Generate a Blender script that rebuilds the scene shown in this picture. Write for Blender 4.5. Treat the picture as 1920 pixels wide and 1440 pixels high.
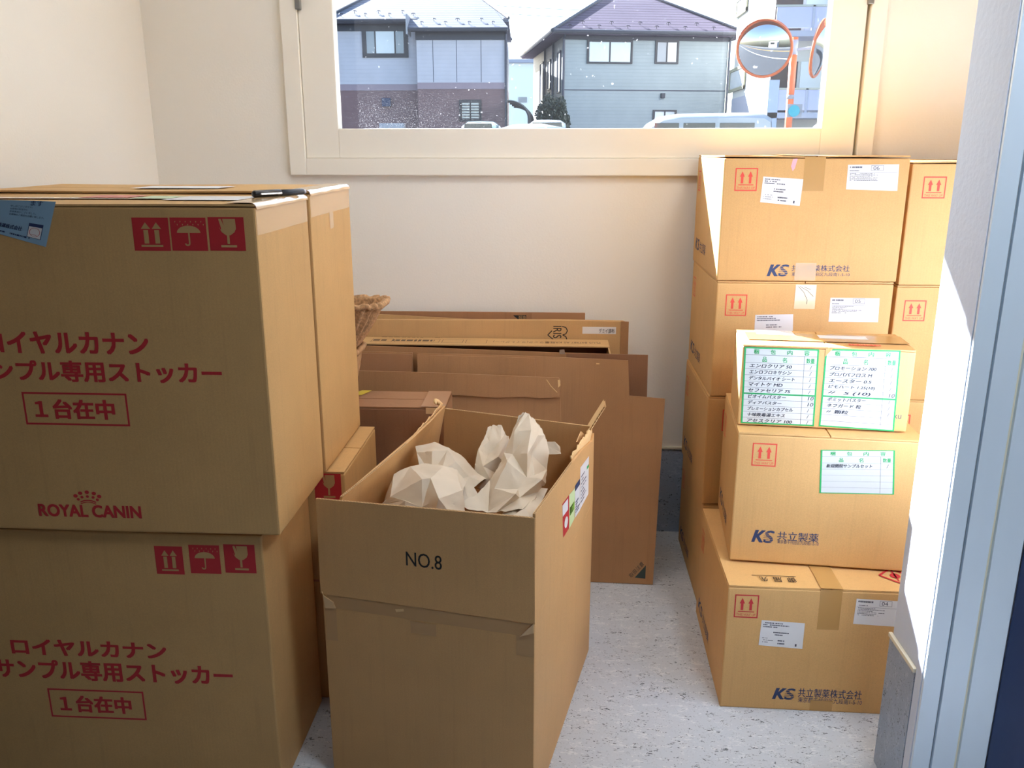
import bpy, bmesh, math, random
from mathutils import Vector, Matrix, noise
from math import sin, cos, tan, atan, pi, radians, sqrt

for o in list(bpy.data.objects):
    bpy.data.objects.remove(o)
SC = bpy.context.scene
COL = SC.collection
random.seed(7)

# ------------------------------------------------------------------ camera
F, VX, VY, CH = 1600.0, 1058.0, 278.0, 1.45
PITCH = atan((720 - VY) / F)
YAW = atan((VX - 960) * cos(PITCH) / F)
CAMP = Vector((0, 0, CH))
FWD = Vector((-sin(YAW) * cos(PITCH), cos(YAW) * cos(PITCH), -sin(PITCH)))
RGT = Vector((cos(YAW), sin(YAW), 0))
UPV = RGT.cross(FWD)
cam = bpy.data.objects.new('camera', bpy.data.cameras.new('camera'))
COL.objects.link(cam)
cam.data.sensor_width = 36.0
cam.data.lens = 36.0 * F / 1920.0
cam.data.clip_start = 0.02
cam.data.clip_end = 500
mw = Matrix((RGT, UPV, -FWD)).transposed().to_4x4()
mw.translation = CAMP
cam.matrix_world = mw
SC.camera = cam

# ------------------------------------------------------------------ sky, sun, exposure
SUN_DIR = Vector((0.76, -1.0, -0.785)).normalized()      # direction the light travels
w = bpy.data.worlds.new('world')
SC.world = w
w.use_nodes = True
nt = w.node_tree
bg = nt.nodes['Background']
sky = nt.nodes.new('ShaderNodeTexSky')
sky.sky_type = 'NISHITA'
sky.sun_disc = False
sky.sun_elevation = math.asin(-SUN_DIR.z)
sky.sun_rotation = math.atan2(-SUN_DIR.x, -SUN_DIR.y)
sky.air_density = 1.0
sky.dust_density = 1.2
sky.ozone_density = 1.0
nt.links.new(sky.outputs[0], bg.inputs[0])
bg.inputs[1].default_value = 0.42
sl = bpy.data.lights.new('sun', 'SUN')
sl.energy = 42.0
sl.angle = radians(0.53)
sl.color = (0.95, 0.95, 1.0)
sun = bpy.data.objects.new('sun', sl)
COL.objects.link(sun)
sun.location = (-6, 10, 9)
sun.rotation_euler = SUN_DIR.to_track_quat('-Z', 'Y').to_euler()
SC.view_settings.view_transform = 'Standard'
SC.view_settings.look = 'None'
SC.view_settings.gamma = 1.0
SC.view_settings.use_curve_mapping = False
SC.view_settings.exposure = 0.54
SC.cycles.max_bounces = 14
SC.cycles.diffuse_bounces = 8
SC.cycles.transparent_max_bounces = 16
SC.cycles.caustics_reflective = False
SC.cycles.caustics_refractive = False
SC.cycles.sample_clamp_indirect = 12.0
ROOM_FILL, HALL_LAMP = 7.5, 26.0

# ------------------------------------------------------------------ helpers
def ray(x, y):
    return FWD + RGT * ((x - 960) / F) + UPV * ((720 - y) / F)

def at(x, y, Y):
    "a world point seen at (x, y) whose distance along the room is Y"
    d = ray(x, y)
    return CAMP + d * (Y / d.y)

def obj(name, me, mat=None, parent=None, kind=None):
    o = bpy.data.objects.new(name, me)
    COL.objects.link(o)
    if mat is not None:
        for m in (mat if isinstance(mat, (list, tuple)) else [mat]):
            me.materials.append(m)
    if parent is not None:
        o.parent = parent
    if kind:
        o['kind'] = kind
    return o

def from_bm(name, bm, mat=None, parent=None, kind=None, smooth=False):
    me = bpy.data.meshes.new(name)
    bm.normal_update()
    bm.to_mesh(me)
    bm.free()
    if smooth:
        for p in me.polygons:
            p.use_smooth = True
    return obj(name, me, mat, parent, kind)

def tag(o, label, cat, group=None):
    o['label'] = label
    o['category'] = cat
    if group:
        o['group'] = group
    return o

def thing(name, label, cat, loc=(0, 0, 0), rz=0.0, group=None):
    o = bpy.data.objects.new(name, None)
    o.empty_display_size = 0.1
    COL.objects.link(o)
    o.location = loc
    o.rotation_euler = (0, 0, rz)
    return tag(o, label, cat, group)

def box(bm, a, b, bevel=0.0, seg=2, M=None):
    x0, y0, z0 = a
    x1, y1, z1 = b
    r = bmesh.ops.create_cube(bm, size=1.0)
    vs = r['verts']
    for v in vs:
        v.co = Vector(((x0 + x1) / 2 + v.co.x * (x1 - x0), (y0 + y1) / 2 + v.co.y * (y1 - y0), (z0 + z1) / 2 + v.co.z * (z1 - z0)))
    if bevel > 0:
        es = list({e for v in vs for e in v.link_edges})
        r2 = bmesh.ops.bevel(bm, geom=es, offset=bevel, segments=seg, profile=0.6, affect='EDGES')
        vs = list({v for v in r2['verts']} | {v for v in vs if v.is_valid})
    if M is not None:
        for v in vs:
            v.co = M @ v.co
    return vs

def bx(name, a, b, mat, parent=None, kind=None, bevel=0.0, M=None):
    bm = bmesh.new()
    box(bm, a, b, bevel, 2, M)
    return from_bm(name, bm, mat, parent, kind)

def boxes(name, lst, mat, parent=None, kind=None, bevel=0.0):
    bm = bmesh.new()
    for a, b in lst:
        box(bm, a, b, bevel)
    return from_bm(name, bm, mat, parent, kind)

def tube(bm, pts, r, n=8, cap=True):
    pts = [Vector(p) for p in pts]
    rings = []
    for i, p in enumerate(pts):
        t = (pts[min(i + 1, len(pts) - 1)] - pts[max(i - 1, 0)]).normalized()
        a = t.orthogonal().normalized() if i == 0 else (rings_a - t * rings_a.dot(t)).normalized()
        rings_a = a
        b = t.cross(a)
        rr = r[i] if isinstance(r, (list, tuple)) else r
        rings.append([bm.verts.new(p + (a * cos(2 * pi * k / n) + b * sin(2 * pi * k / n)) * rr) for k in range(n)])
    for i in range(len(rings) - 1):
        for k in range(n):
            bm.faces.new((rings[i][k], rings[i][(k + 1) % n], rings[i + 1][(k + 1) % n], rings[i + 1][k]))
    if cap:
        bm.faces.new(list(reversed(rings[0])))
        bm.faces.new(rings[-1])
    bmesh.ops.recalc_face_normals(bm, faces=bm.faces[:])

def prism(bm, pts, f0, f1):
    "polygon pts (2D) swept between two mappings to 3D"
    a = [bm.verts.new(f0(*p)) for p in pts]
    b = [bm.verts.new(f1(*p)) for p in pts]
    n = len(pts)
    bm.faces.new(a)
    bm.faces.new(list(reversed(b)))
    for i in range(n):
        bm.faces.new((a[i], b[i], b[(i + 1) % n], a[(i + 1) % n]))
    bmesh.ops.recalc_face_normals(bm, faces=bm.faces[:])

# ------------------------------------------------------------------ materials
def lin(c):
    return tuple(((v / 255) / 12.92 if v / 255 <= 0.04045 else ((v / 255 + 0.055) / 1.055) ** 2.4) for v in c) + (1.0,)

def nodes(name):
    m = bpy.data.materials.new(name)
    m.use_nodes = True
    t = m.node_tree
    return m, t, t.nodes['Principled BSDF']

def N(t, kind, **kw):
    n = t.nodes.new(kind)
    for k, v in kw.items():
        if k in n.inputs:
            n.inputs[k].default_value = v
        else:
            setattr(n, k, v)
    return n

def plain(name, c, rough=0.6, metal=0.0, bump=0.0, scale=200.0, var=0.0, vscale=6.0, spec=0.5, coat=0.0):
    m, t, p = nodes(name)
    p.inputs['Roughness'].default_value = rough
    p.inputs['Metallic'].default_value = metal
    p.inputs['Specular IOR Level'].default_value = spec
    p.inputs['Coat Weight'].default_value = coat
    c = c if len(c) == 4 else lin(c)
    p.inputs['Base Color'].default_value = c
    tc = N(t, 'ShaderNodeTexCoord')
    if var > 0:
        nz = N(t, 'ShaderNodeTexNoise', Scale=vscale, Detail=4.0)
        t.links.new(tc.outputs['Object'], nz.inputs['Vector'])
        mr = N(t, 'ShaderNodeMapRange')
        mr.inputs['From Min'].default_value = 0.3
        mr.inputs['From Max'].default_value = 0.7
        mr.inputs['To Min'].default_value = 1 - var
        mr.inputs['To Max'].default_value = 1 + var
        t.links.new(nz.outputs['Fac'], mr.inputs['Value'])
        mx = N(t, 'ShaderNodeMix', data_type='RGBA', blend_type='MULTIPLY')
        mx.inputs[0].default_value = 1.0
        mx.inputs[6].default_value = c
        t.links.new(mr.outputs[0], mx.inputs[7])
        t.links.new(mx.outputs[2], p.inputs['Base Color'])
    if bump > 0:
        nb = N(t, 'ShaderNodeTexNoise', Scale=scale, Detail=3.0)
        t.links.new(tc.outputs['Object'], nb.inputs['Vector'])
        b = N(t, 'ShaderNodeBump', Strength=bump, Distance=0.002)
        t.links.new(nb.outputs['Fac'], b.inputs['Height'])
        t.links.new(b.outputs['Normal'], p.inputs['Normal'])
    return m

def cardboard(name, c, flute=0.12, wear=0.08, rough=0.62):
    "kraft liner: mottled paper, faint corrugation ribs, rubbed streaks"
    m, t, p = nodes(name)
    p.inputs['Roughness'].default_value = rough
    p.inputs['Specular IOR Level'].default_value = 0.4
    tc = N(t, 'ShaderNodeTexCoord')
    n1 = N(t, 'ShaderNodeTexNoise', Scale=5.0, Detail=5.0, Roughness=0.6)
    t.links.new(tc.outputs['Object'], n1.inputs['Vector'])
    n2 = N(t, 'ShaderNodeTexNoise', Scale=420.0, Detail=2.0)
    t.links.new(tc.outputs['Object'], n2.inputs['Vector'])
    mp = N(t, 'ShaderNodeMapping')
    mp.inputs['Scale'].default_value = (60.0, 60.0, 4.0)
    t.links.new(tc.outputs['Object'], mp.inputs['Vector'])
    n3 = N(t, 'ShaderNodeTexNoise', Scale=1.0, Detail=3.0)
    t.links.new(mp.outputs[0], n3.inputs['Vector'])
    def rng(src, lo, hi, a=0.3, b=0.7):
        r = N(t, 'ShaderNodeMapRange')
        r.inputs['From Min'].default_value = a
        r.inputs['From Max'].default_value = b
        r.inputs['To Min'].default_value = lo
        r.inputs['To Max'].default_value = hi
        t.links.new(src, r.inputs['Value'])
        return r.outputs[0]
    a = rng(n1.outputs['Fac'], 1 - wear * 0.7, 1 + wear * 0.4)
    b = rng(n2.outputs['Fac'], 0.95, 1.05)
    d = rng(n3.outputs['Fac'], 1.0, 1 - wear * 0.8, 0.55, 0.8)
    m1 = N(t, 'ShaderNodeMath', operation='MULTIPLY')
    t.links.new(a, m1.inputs[0]); t.links.new(b, m1.inputs[1])
    m2 = N(t, 'ShaderNodeMath', operation='MULTIPLY')
    t.links.new(m1.outputs[0], m2.inputs[0]); t.links.new(d, m2.inputs[1])
    mx = N(t, 'ShaderNodeMix', data_type='RGBA', blend_type='MULTIPLY')
    mx.inputs[0].default_value = 1.0
    mx.inputs[6].default_value = c if len(c) == 4 else lin(c)
    t.links.new(m2.outputs[0], mx.inputs[7])
    t.links.new(mx.outputs[2], p.inputs['Base Color'])
    wv = N(t, 'ShaderNodeTexWave', Scale=38.0, Distortion=0.4)
    wv.bands_direction = 'X'
    t.links.new(tc.outputs['Object'], wv.inputs['Vector'])
    ad = N(t, 'ShaderNodeMath', operation='MULTIPLY_ADD')
    ad.inputs[1].default_value = 0.35
    t.links.new(wv.outputs['Fac'], ad.inputs[0])
    t.links.new(n1.outputs['Fac'], ad.inputs[2])
    bp = N(t, 'ShaderNodeBump', Strength=flute, Distance=0.0012)
    t.links.new(ad.outputs[0], bp.inputs['Height'])
    t.links.new(bp.outputs['Normal'], p.inputs['Normal'])
    return m

def flooring(name, base, dark, light):
    "vinyl sheet with scattered flecks"
    m, t, p = nodes(name)
    p.inputs['Roughness'].default_value = 0.42
    p.inputs['Specular IOR Level'].default_value = 0.35
    tc = N(t, 'ShaderNodeTexCoord')
    mp = N(t, 'ShaderNodeMapping')
    mp.inputs['Scale'].default_value = (1.0, 2.2, 1.6)
    mp.inputs['Rotation'].default_value = (0, 0, 0.25)
    t.links.new(tc.outputs['Object'], mp.inputs['Vector'])
    nz = N(t, 'ShaderNodeTexNoise', Scale=55.0, Detail=2.0)
    t.links.new(mp.outputs[0], nz.inputs['Vector'])
    mixv = N(t, 'ShaderNodeMix', data_type='RGBA')
    mixv.inputs[0].default_value = 0.10
    t.links.new(mp.outputs[0], mixv.inputs[6]); t.links.new(nz.outputs['Color'], mixv.inputs[7])
    def flecks(scale, lo, hi):
        v = N(t, 'ShaderNodeTexNoise', Scale=scale, Detail=1.5, Roughness=0.4)
        t.links.new(mixv.outputs[2], v.inputs['Vector'])
        r = N(t, 'ShaderNodeMapRange')
        r.inputs['From Min'].default_value = lo
        r.inputs['From Max'].default_value = hi
        t.links.new(v.outputs['Fac'], r.inputs['Value'])
        return r.outputs[0]
    k1 = flecks(48.0, 0.665, 0.69)
    k2 = flecks(33.0, 0.60, 0.66)
    k3 = flecks(90.0, 0.68, 0.72)
    a = N(t, 'ShaderNodeMix', data_type='RGBA')
    a.inputs[6].default_value = lin(base); a.inputs[7].default_value = lin(light)
    t.links.new(k2, a.inputs[0])
    b = N(t, 'ShaderNodeMix', data_type='RGBA')
    b.inputs[7].default_value = lin(dark)
    t.links.new(a.outputs[2], b.inputs[6]); t.links.new(k1, b.inputs[0])
    c = N(t, 'ShaderNodeMix', data_type='RGBA')
    c.inputs[7].default_value = lin(tuple(v * 0.75 for v in base))
    t.links.new(b.outputs[2], c.inputs[6]); t.links.new(k3, c.inputs[0])
    t.links.new(c.outputs[2], p.inputs['Base Color'])
    return m

def window_glass(name):
    "clear pane with water spots, splashed dirt near the bottom left"
    m = bpy.data.materials.new(name)
    m.use_nodes = True
    t = m.node_tree
    t.nodes.clear()
    out = N(t, 'ShaderNodeOutputMaterial')
    tr = N(t, 'ShaderNodeBsdfTransparent')
    tr.inputs[0].default_value = (0.93, 0.96, 0.98, 1)
    gl = N(t, 'ShaderNodeBsdfGlossy')
    gl.inputs['Roughness'].default_value = 0.02
    lw = N(t, 'ShaderNodeLayerWeight', Blend=0.5)
    pw = N(t, 'ShaderNodeMath', operation='POWER'); pw.inputs[1].default_value = 5.0
    t.links.new(lw.outputs['Facing'], pw.inputs[0])
    fr = N(t, 'ShaderNodeMath', operation='MULTIPLY_ADD'); fr.inputs[1].default_value = 0.95; fr.inputs[2].default_value = 0.04
    t.links.new(pw.outputs[0], fr.inputs[0])
    m1 = N(t, 'ShaderNodeMixShader')
    t.links.new(fr.outputs[0], m1.inputs[0]); t.links.new(tr.outputs[0], m1.inputs[1]); t.links.new(gl.outputs[0], m1.inputs[2])
    tl = N(t, 'ShaderNodeBsdfTranslucent')
    tl.inputs[0].default_value = (0.9, 0.92, 0.95, 1)
    tc = N(t, 'ShaderNodeTexCoord')
    n1 = N(t, 'ShaderNodeTexNoise', Scale=330.0, Detail=2.0)
    n2 = N(t, 'ShaderNodeTexNoise', Scale=75.0, Detail=1.0)
    n4 = N(t, 'ShaderNodeTexNoise', Scale=2.3, Detail=3.0)
    for n in (n1, n2, n4):
        t.links.new(tc.outputs['Object'], n.inputs['Vector'])
    sx = N(t, 'ShaderNodeSeparateXYZ')
    t.links.new(tc.outputs['Object'], sx.inputs[0])
    def rng(src, a, b, lo=0.0, hi=1.0):
        r = N(t, 'ShaderNodeMapRange')
        r.inputs['From Min'].default_value = a; r.inputs['From Max'].default_value = b
        r.inputs['To Min'].default_value = lo; r.inputs['To Max'].default_value = hi
        t.links.new(src, r.inputs['Value'])
        return r.outputs[0]
    def mul(a, b):
        k = N(t, 'ShaderNodeMath', operation='MULTIPLY')
        t.links.new(a, k.inputs[0]); t.links.new(b, k.inputs[1])
        return k.outputs[0]
    low = rng(sx.outputs['Z'], 0.17, 0.0)
    left = rng(sx.outputs['X'], 0.75, 0.1)
    sp = mul(rng(n1.outputs['Fac'], 0.60, 0.70), mul(low, left))
    drops = mul(rng(n2.outputs['Fac'], 0.745, 0.775), rng(n4.outputs['Fac'], 0.42, 0.6))
    sm = mul(rng(n4.outputs['Fac'], 0.55, 0.8, 0.0, 0.10), left)
    ad = N(t, 'ShaderNodeMath', operation='ADD')
    t.links.new(sp, ad.inputs[0]); t.links.new(drops, ad.inputs[1])
    ad2 = N(t, 'ShaderNodeMath', operation='ADD')
    t.links.new(ad.outputs[0], ad2.inputs[0]); t.links.new(sm, ad2.inputs[1])
    ad3 = N(t, 'ShaderNodeMath', operation='MULTIPLY_ADD')
    ad3.use_clamp = True
    ad3.inputs[1].default_value = 0.10; ad3.inputs[2].default_value = 0.002
    t.links.new(ad2.outputs[0], ad3.inputs[0])
    m2 = N(t, 'ShaderNodeMixShader')
    t.links.new(ad3.outputs[0], m2.inputs[0]); t.links.new(m1.outputs[0], m2.inputs[1]); t.links.new(tl.outputs[0], m2.inputs[2])
    t.links.new(m2.outputs[0], out.inputs[0])
    return m

def ribbed(name, c, period, rough=0.6, depth=0.35, axis='Z', bump=0.4, var=0.05, spec=0.3):
    "siding or roofing with fine joints every period metres along one object axis"
    m, t, p = nodes(name)
    p.inputs['Roughness'].default_value = rough
    p.inputs['Specular IOR Level'].default_value = spec
    tc = N(t, 'ShaderNodeTexCoord')
    sx = N(t, 'ShaderNodeSeparateXYZ')
    t.links.new(tc.outputs['Object'], sx.inputs[0])
    dv = N(t, 'ShaderNodeMath', operation='DIVIDE'); dv.inputs[1].default_value = period
    t.links.new(sx.outputs[axis], dv.inputs[0])
    fr = N(t, 'ShaderNodeMath', operation='FRACT')
    t.links.new(dv.outputs[0], fr.inputs[0])
    r = N(t, 'ShaderNodeMapRange')
    r.inputs['From Min'].default_value = 0.0; r.inputs['From Max'].default_value = 0.30
    r.inputs['To Min'].default_value = 1 - depth; r.inputs['To Max'].default_value = 1.0
    t.links.new(fr.outputs[0], r.inputs['Value'])
    nz = N(t, 'ShaderNodeTexNoise', Scale=1.3, Detail=4.0)
    t.links.new(tc.outputs['Object'], nz.inputs['Vector'])
    r2 = N(t, 'ShaderNodeMapRange')
    r2.inputs['From Min'].default_value = 0.3; r2.inputs['From Max'].default_value = 0.7
    r2.inputs['To Min'].default_value = 1 - var; r2.inputs['To Max'].default_value = 1 + var
    t.links.new(nz.outputs['Fac'], r2.inputs['Value'])
    mm = N(t, 'ShaderNodeMath', operation='MULTIPLY')
    t.links.new(r.outputs[0], mm.inputs[0]); t.links.new(r2.outputs[0], mm.inputs[1])
    mx = N(t, 'ShaderNodeMix', data_type='RGBA', blend_type='MULTIPLY')
    mx.inputs[0].default_value = 1.0
    mx.inputs[6].default_value = lin(c)
    t.links.new(mm.outputs[0], mx.inputs[7])
    t.links.new(mx.outputs[2], p.inputs['Base Color'])
    b = N(t, 'ShaderNodeBump', Strength=bump, Distance=0.01)
    t.links.new(fr.outputs[0], b.inputs['Height'])
    t.links.new(b.outputs['Normal'], p.inputs['Normal'])
    return m

M_WALL = plain('wallpaper', (238, 233, 222), 0.85, bump=0.25, scale=140, spec=0.2)
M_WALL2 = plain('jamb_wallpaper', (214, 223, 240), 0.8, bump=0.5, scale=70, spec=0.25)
M_TRIM = plain('painted_trim', (240, 235, 222), 0.5)
M_HALL = plain('hall_wallpaper', (112, 108, 104), 0.85)  # unseen hall walls, tone darkened to cut light bounced onto the cartons
M_CEIL = plain('ceiling_white', (240, 238, 230), 0.9)
M_FLOOR = flooring('fleck_vinyl', (196, 201, 207), (88, 92, 98), (214, 217, 220))
M_DADO = flooring('fleck_vinyl_skirting', (158, 172, 192), (82, 90, 102), (176, 188, 204))
M_CAP = plain('skirting_cap', (232, 224, 200), 0.5)
M_FRAME = plain('painted_steel_frame', (228, 240, 250), 0.38)
M_FRAME_D = plain('steel_frame_rebate', (150, 158, 165), 0.5)
M_DOOR = plain('navy_door', (38, 58, 104), 0.4)
M_GLASS = window_glass('window_glass')
M_METAL = plain('brushed_metal', (150, 148, 142), 0.35, metal=0.8)

KRAFT = (201, 160, 108)
M_KS = cardboard('kraft_pale', (214, 168, 106))
M_KS2 = cardboard('kraft_pale_b', (210, 163, 101))
M_RC = cardboard('kraft_big_carton', (206, 164, 106), wear=0.10)
M_NO8 = cardboard('kraft_open_carton', (206, 161, 106))
M_IN = cardboard('kraft_inside', (196, 152, 100))
M_OLD = cardboard('kraft_old_a', (172, 128, 87), wear=0.14)
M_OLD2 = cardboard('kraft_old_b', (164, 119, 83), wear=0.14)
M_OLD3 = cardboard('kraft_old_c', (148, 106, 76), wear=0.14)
M_OLD4 = cardboard('kraft_yellowish', (204, 164, 112), wear=0.1)
M_EDGE = plain('torn_paper_edge', (226, 190, 136), 0.9, bump=0.5, scale=300)
M_CORE = plain('corrugated_core', (150, 108, 66), 0.9)
M_PULP = plain('moulded_pulp', (190, 150, 108), 0.95, bump=1.0, scale=160, var=0.35, vscale=130)
M_PULP2 = plain('moulded_pulp_b', (186, 146, 104), 0.95, bump=0.7, scale=130, var=0.10, vscale=50)
M_TAPE = plain('brown_tape', (186, 142, 82), 0.22, spec=0.5)
M_TAPE_C = plain('clear_tape', (216, 178, 130), 0.16, spec=0.6, coat=0.4)
M_TAPE_T = plain('see_through_tape', (236, 214, 176), 0.2)
M_TAPE_T.node_tree.nodes['Principled BSDF'].inputs['Alpha'].default_value = 0.38
M_TAPE_OLD = plain('old_kraft_tape', (172, 128, 92), 0.3)
M_RED = plain('red_print', (190, 42, 48), 0.6)
M_RED2 = plain('orange_red_print', (222, 74, 58), 0.6)
M_NAVY = plain('navy_print', (42, 58, 98), 0.6)
M_BLACK = plain('black_print', (28, 26, 26), 0.6)
M_GREY = plain('grey_print', (84, 84, 94), 0.7)
M_PENCIL = plain('pencil', (58, 60, 70), 0.7)
M_DKBR = plain('dark_brown_print', (92, 72, 56), 0.7)
M_GREEN = plain('green_print', (40, 168, 92), 0.6)
M_KNOCK = plain('print_knockout', (192, 153, 100), 0.7)
M_LABEL = plain('white_label', (224, 222, 220), 0.5)
M_LABEL_G = plain('form_label', (204, 206, 202), 0.55)
M_BLUE_ST = plain('blue_sticker', (142, 176, 200), 0.4)
M_PAPER = plain('packing_paper', (208, 194, 172), 0.6, bump=0.15, scale=60, spec=0.35)

# ------------------------------------------------------------------ text
_TX = {}
def text_geo(s, bold=0.0, shear=0.0):
    k = (s, bold, shear)
    if k in _TX:
        return _TX[k]
    c = bpy.data.curves.new('t', 'FONT')
    c.body = s
    c.size = 1.0
    c.offset = bold
    c.shear = shear
    c.resolution_u = 3
    c.fill_mode = 'FRONT'
    o = bpy.data.objects.new('t', c)
    COL.objects.link(o)
    dg = bpy.context.evaluated_depsgraph_get()
    me = bpy.data.meshes.new_from_object(o.evaluated_get(dg))
    vs = [(v.co.x, v.co.y) for v in me.vertices]
    fs = [tuple(p.vertices) for p in me.polygons]
    bpy.data.objects.remove(o)
    bpy.data.curves.remove(c)
    bpy.data.meshes.remove(me)
    x0 = min(v[0] for v in vs); x1 = max(v[0] for v in vs)
    y0 = min(v[1] for v in vs); y1 = max(v[1] for v in vs)
    vs = [((x - x0) / (x1 - x0), (y - y0) / max(1e-6, y1 - y0)) for x, y in vs]
    _TX[k] = (vs, fs, (x1 - x0) / max(1e-6, y1 - y0))
    return _TX[k]

class Flat:
    "collects flat print (polygons, text) in 2D and puts it on a surface"
    def __init__(s):
        s.v, s.f = [], []
    def poly(s, pts):
        n = len(s.v); s.v += [tuple(p) for p in pts]; s.f.append(tuple(range(n, n + len(pts)))); return s
    def rect(s, x0, y0, x1, y1, nx=1, ny=1):
        n = len(s.v)
        for j in range(ny + 1):
            for i in range(nx + 1):
                s.v.append((x0 + (x1 - x0) * i / nx, y0 + (y1 - y0) * j / ny))
        for j in range(ny):
            for i in range(nx):
                a = n + j * (nx + 1) + i
                s.f.append((a, a + 1, a + nx + 2, a + nx + 1))
        return s
    def frame(s, x0, y0, x1, y1, tx, ty=None):
        ty = tx if ty is None else ty
        s.rect(x0, y0, x1, y0 + ty, 6, 1); s.rect(x0, y1 - ty, x1, y1, 6, 1)
        s.rect(x0, y0 + ty, x0 + tx, y1 - ty, 1, 4); s.rect(x1 - tx, y0 + ty, x1, y1 - ty, 1, 4)
        return s
    def disc(s, cx, cy, rx, ry=None, a0=0, a1=360, n=20):
        ry = rx if ry is None else ry
        return s.poly([(cx + rx * cos(radians(a0 + (a1 - a0) * k / n)), cy + ry * sin(radians(a0 + (a1 - a0) * k / n))) for k in range(n if a1 - a0 >= 360 else n + 1)])
    def arc(s, cx, cy, r, a0, a1, w, ry=None, n=16):
        ry = r if ry is None else ry
        for k in range(n):
            p = []
            for kk, rr in ((k, 0), (k + 1, 0), (k + 1, 1), (k, 1)):
                a = radians(a0 + (a1 - a0) * kk / n)
                p.append((cx + (r + w * (rr - 0.5)) * cos(a), cy + (ry + w * (rr - 0.5)) * sin(a)))
            s.poly(p)
        return s
    def line(s, pts, w):
        for (x0, y0), (x1, y1) in zip(pts, pts[1:]):
            L = sqrt((x1 - x0) ** 2 + (y1 - y0) ** 2) or 1
            nx, ny = -(y1 - y0) / L * w / 2, (x1 - x0) / L * w / 2
            s.poly([(x0 + nx, y0 + ny), (x1 + nx, y1 + ny), (x1 - nx, y1 - ny), (x0 - nx, y0 - ny)])
        return s
    def text(s, st, x0, y0, x1, y1, bold=0.0, shear=0.0, rot=0):
        vs, fs, asp = text_geo(st, 0.0, shear)
        sh = [(0, 0)] if bold <= 0 else [(-1, 0), (1, 0), (0, 0)] if bold < 0.02 else [(-1, -.7), (1, -.7), (-1, .7), (1, .7), (0, 0), (1, 0), (-1, 0)]
        bx_, by_ = bold * 0.8 / asp, bold * 0.8
        for kk, (dx, dy) in enumerate(sh):
            n = len(s.v)
            for x, y in vs:
                x, y = (x * (1 - 2 * bx_) + bx_ + dx * bx_, y * (1 - 2 * by_) + by_ + dy * by_)
                if rot == 180: x, y = 1 - x, 1 - y
                elif rot == 90: x, y = 1 - y, x
                elif rot == -90: x, y = y, 1 - x
                s.v.append((x0 + x * (x1 - x0), y0 + y * (y1 - y0), kk * 0.00004))
            s.f += [tuple(n + i for i in f) for f in fs]
        return s
    def scribble(s, x0, y0, x1, y1, rows, seed=0, fill=0.8, hgt=0.45):
        "illegible small print: rows of short dashes"
        rd = random.Random(seed)
        dy = (y1 - y0) / rows
        for r in range(rows):
            x = x0; end = x0 + (x1 - x0) * (0.45 + 0.55 * rd.random())
            yy = y1 - dy * (r + 0.75)
            while x < end:
                L = (x1 - x0) * (0.015 + 0.05 * rd.random())
                if rd.random() < fill:
                    s.rect(x, yy, min(x + L, end), yy + dy * hgt)
                x += L + (x1 - x0) * 0.012
        return s
    def xform(s, fn):
        s.v = [tuple(fn(p[0], p[1])) + tuple(p[2:]) for p in s.v]
        return s
    def put(s, name, surf, mat, parent, level=1, label=None):
        "surf(u, v, lift) gives the 3D point in the parent's space"
        me = bpy.data.meshes.new(name)
        me.from_pydata([surf(p[0], p[1], 0.0003 * level + (p[2] if len(p) > 2 else 0.0)) for p in s.v], [], s.f)
        o = obj(name, me, mat, parent)
        if label: o['label'] = label
        return o

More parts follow.
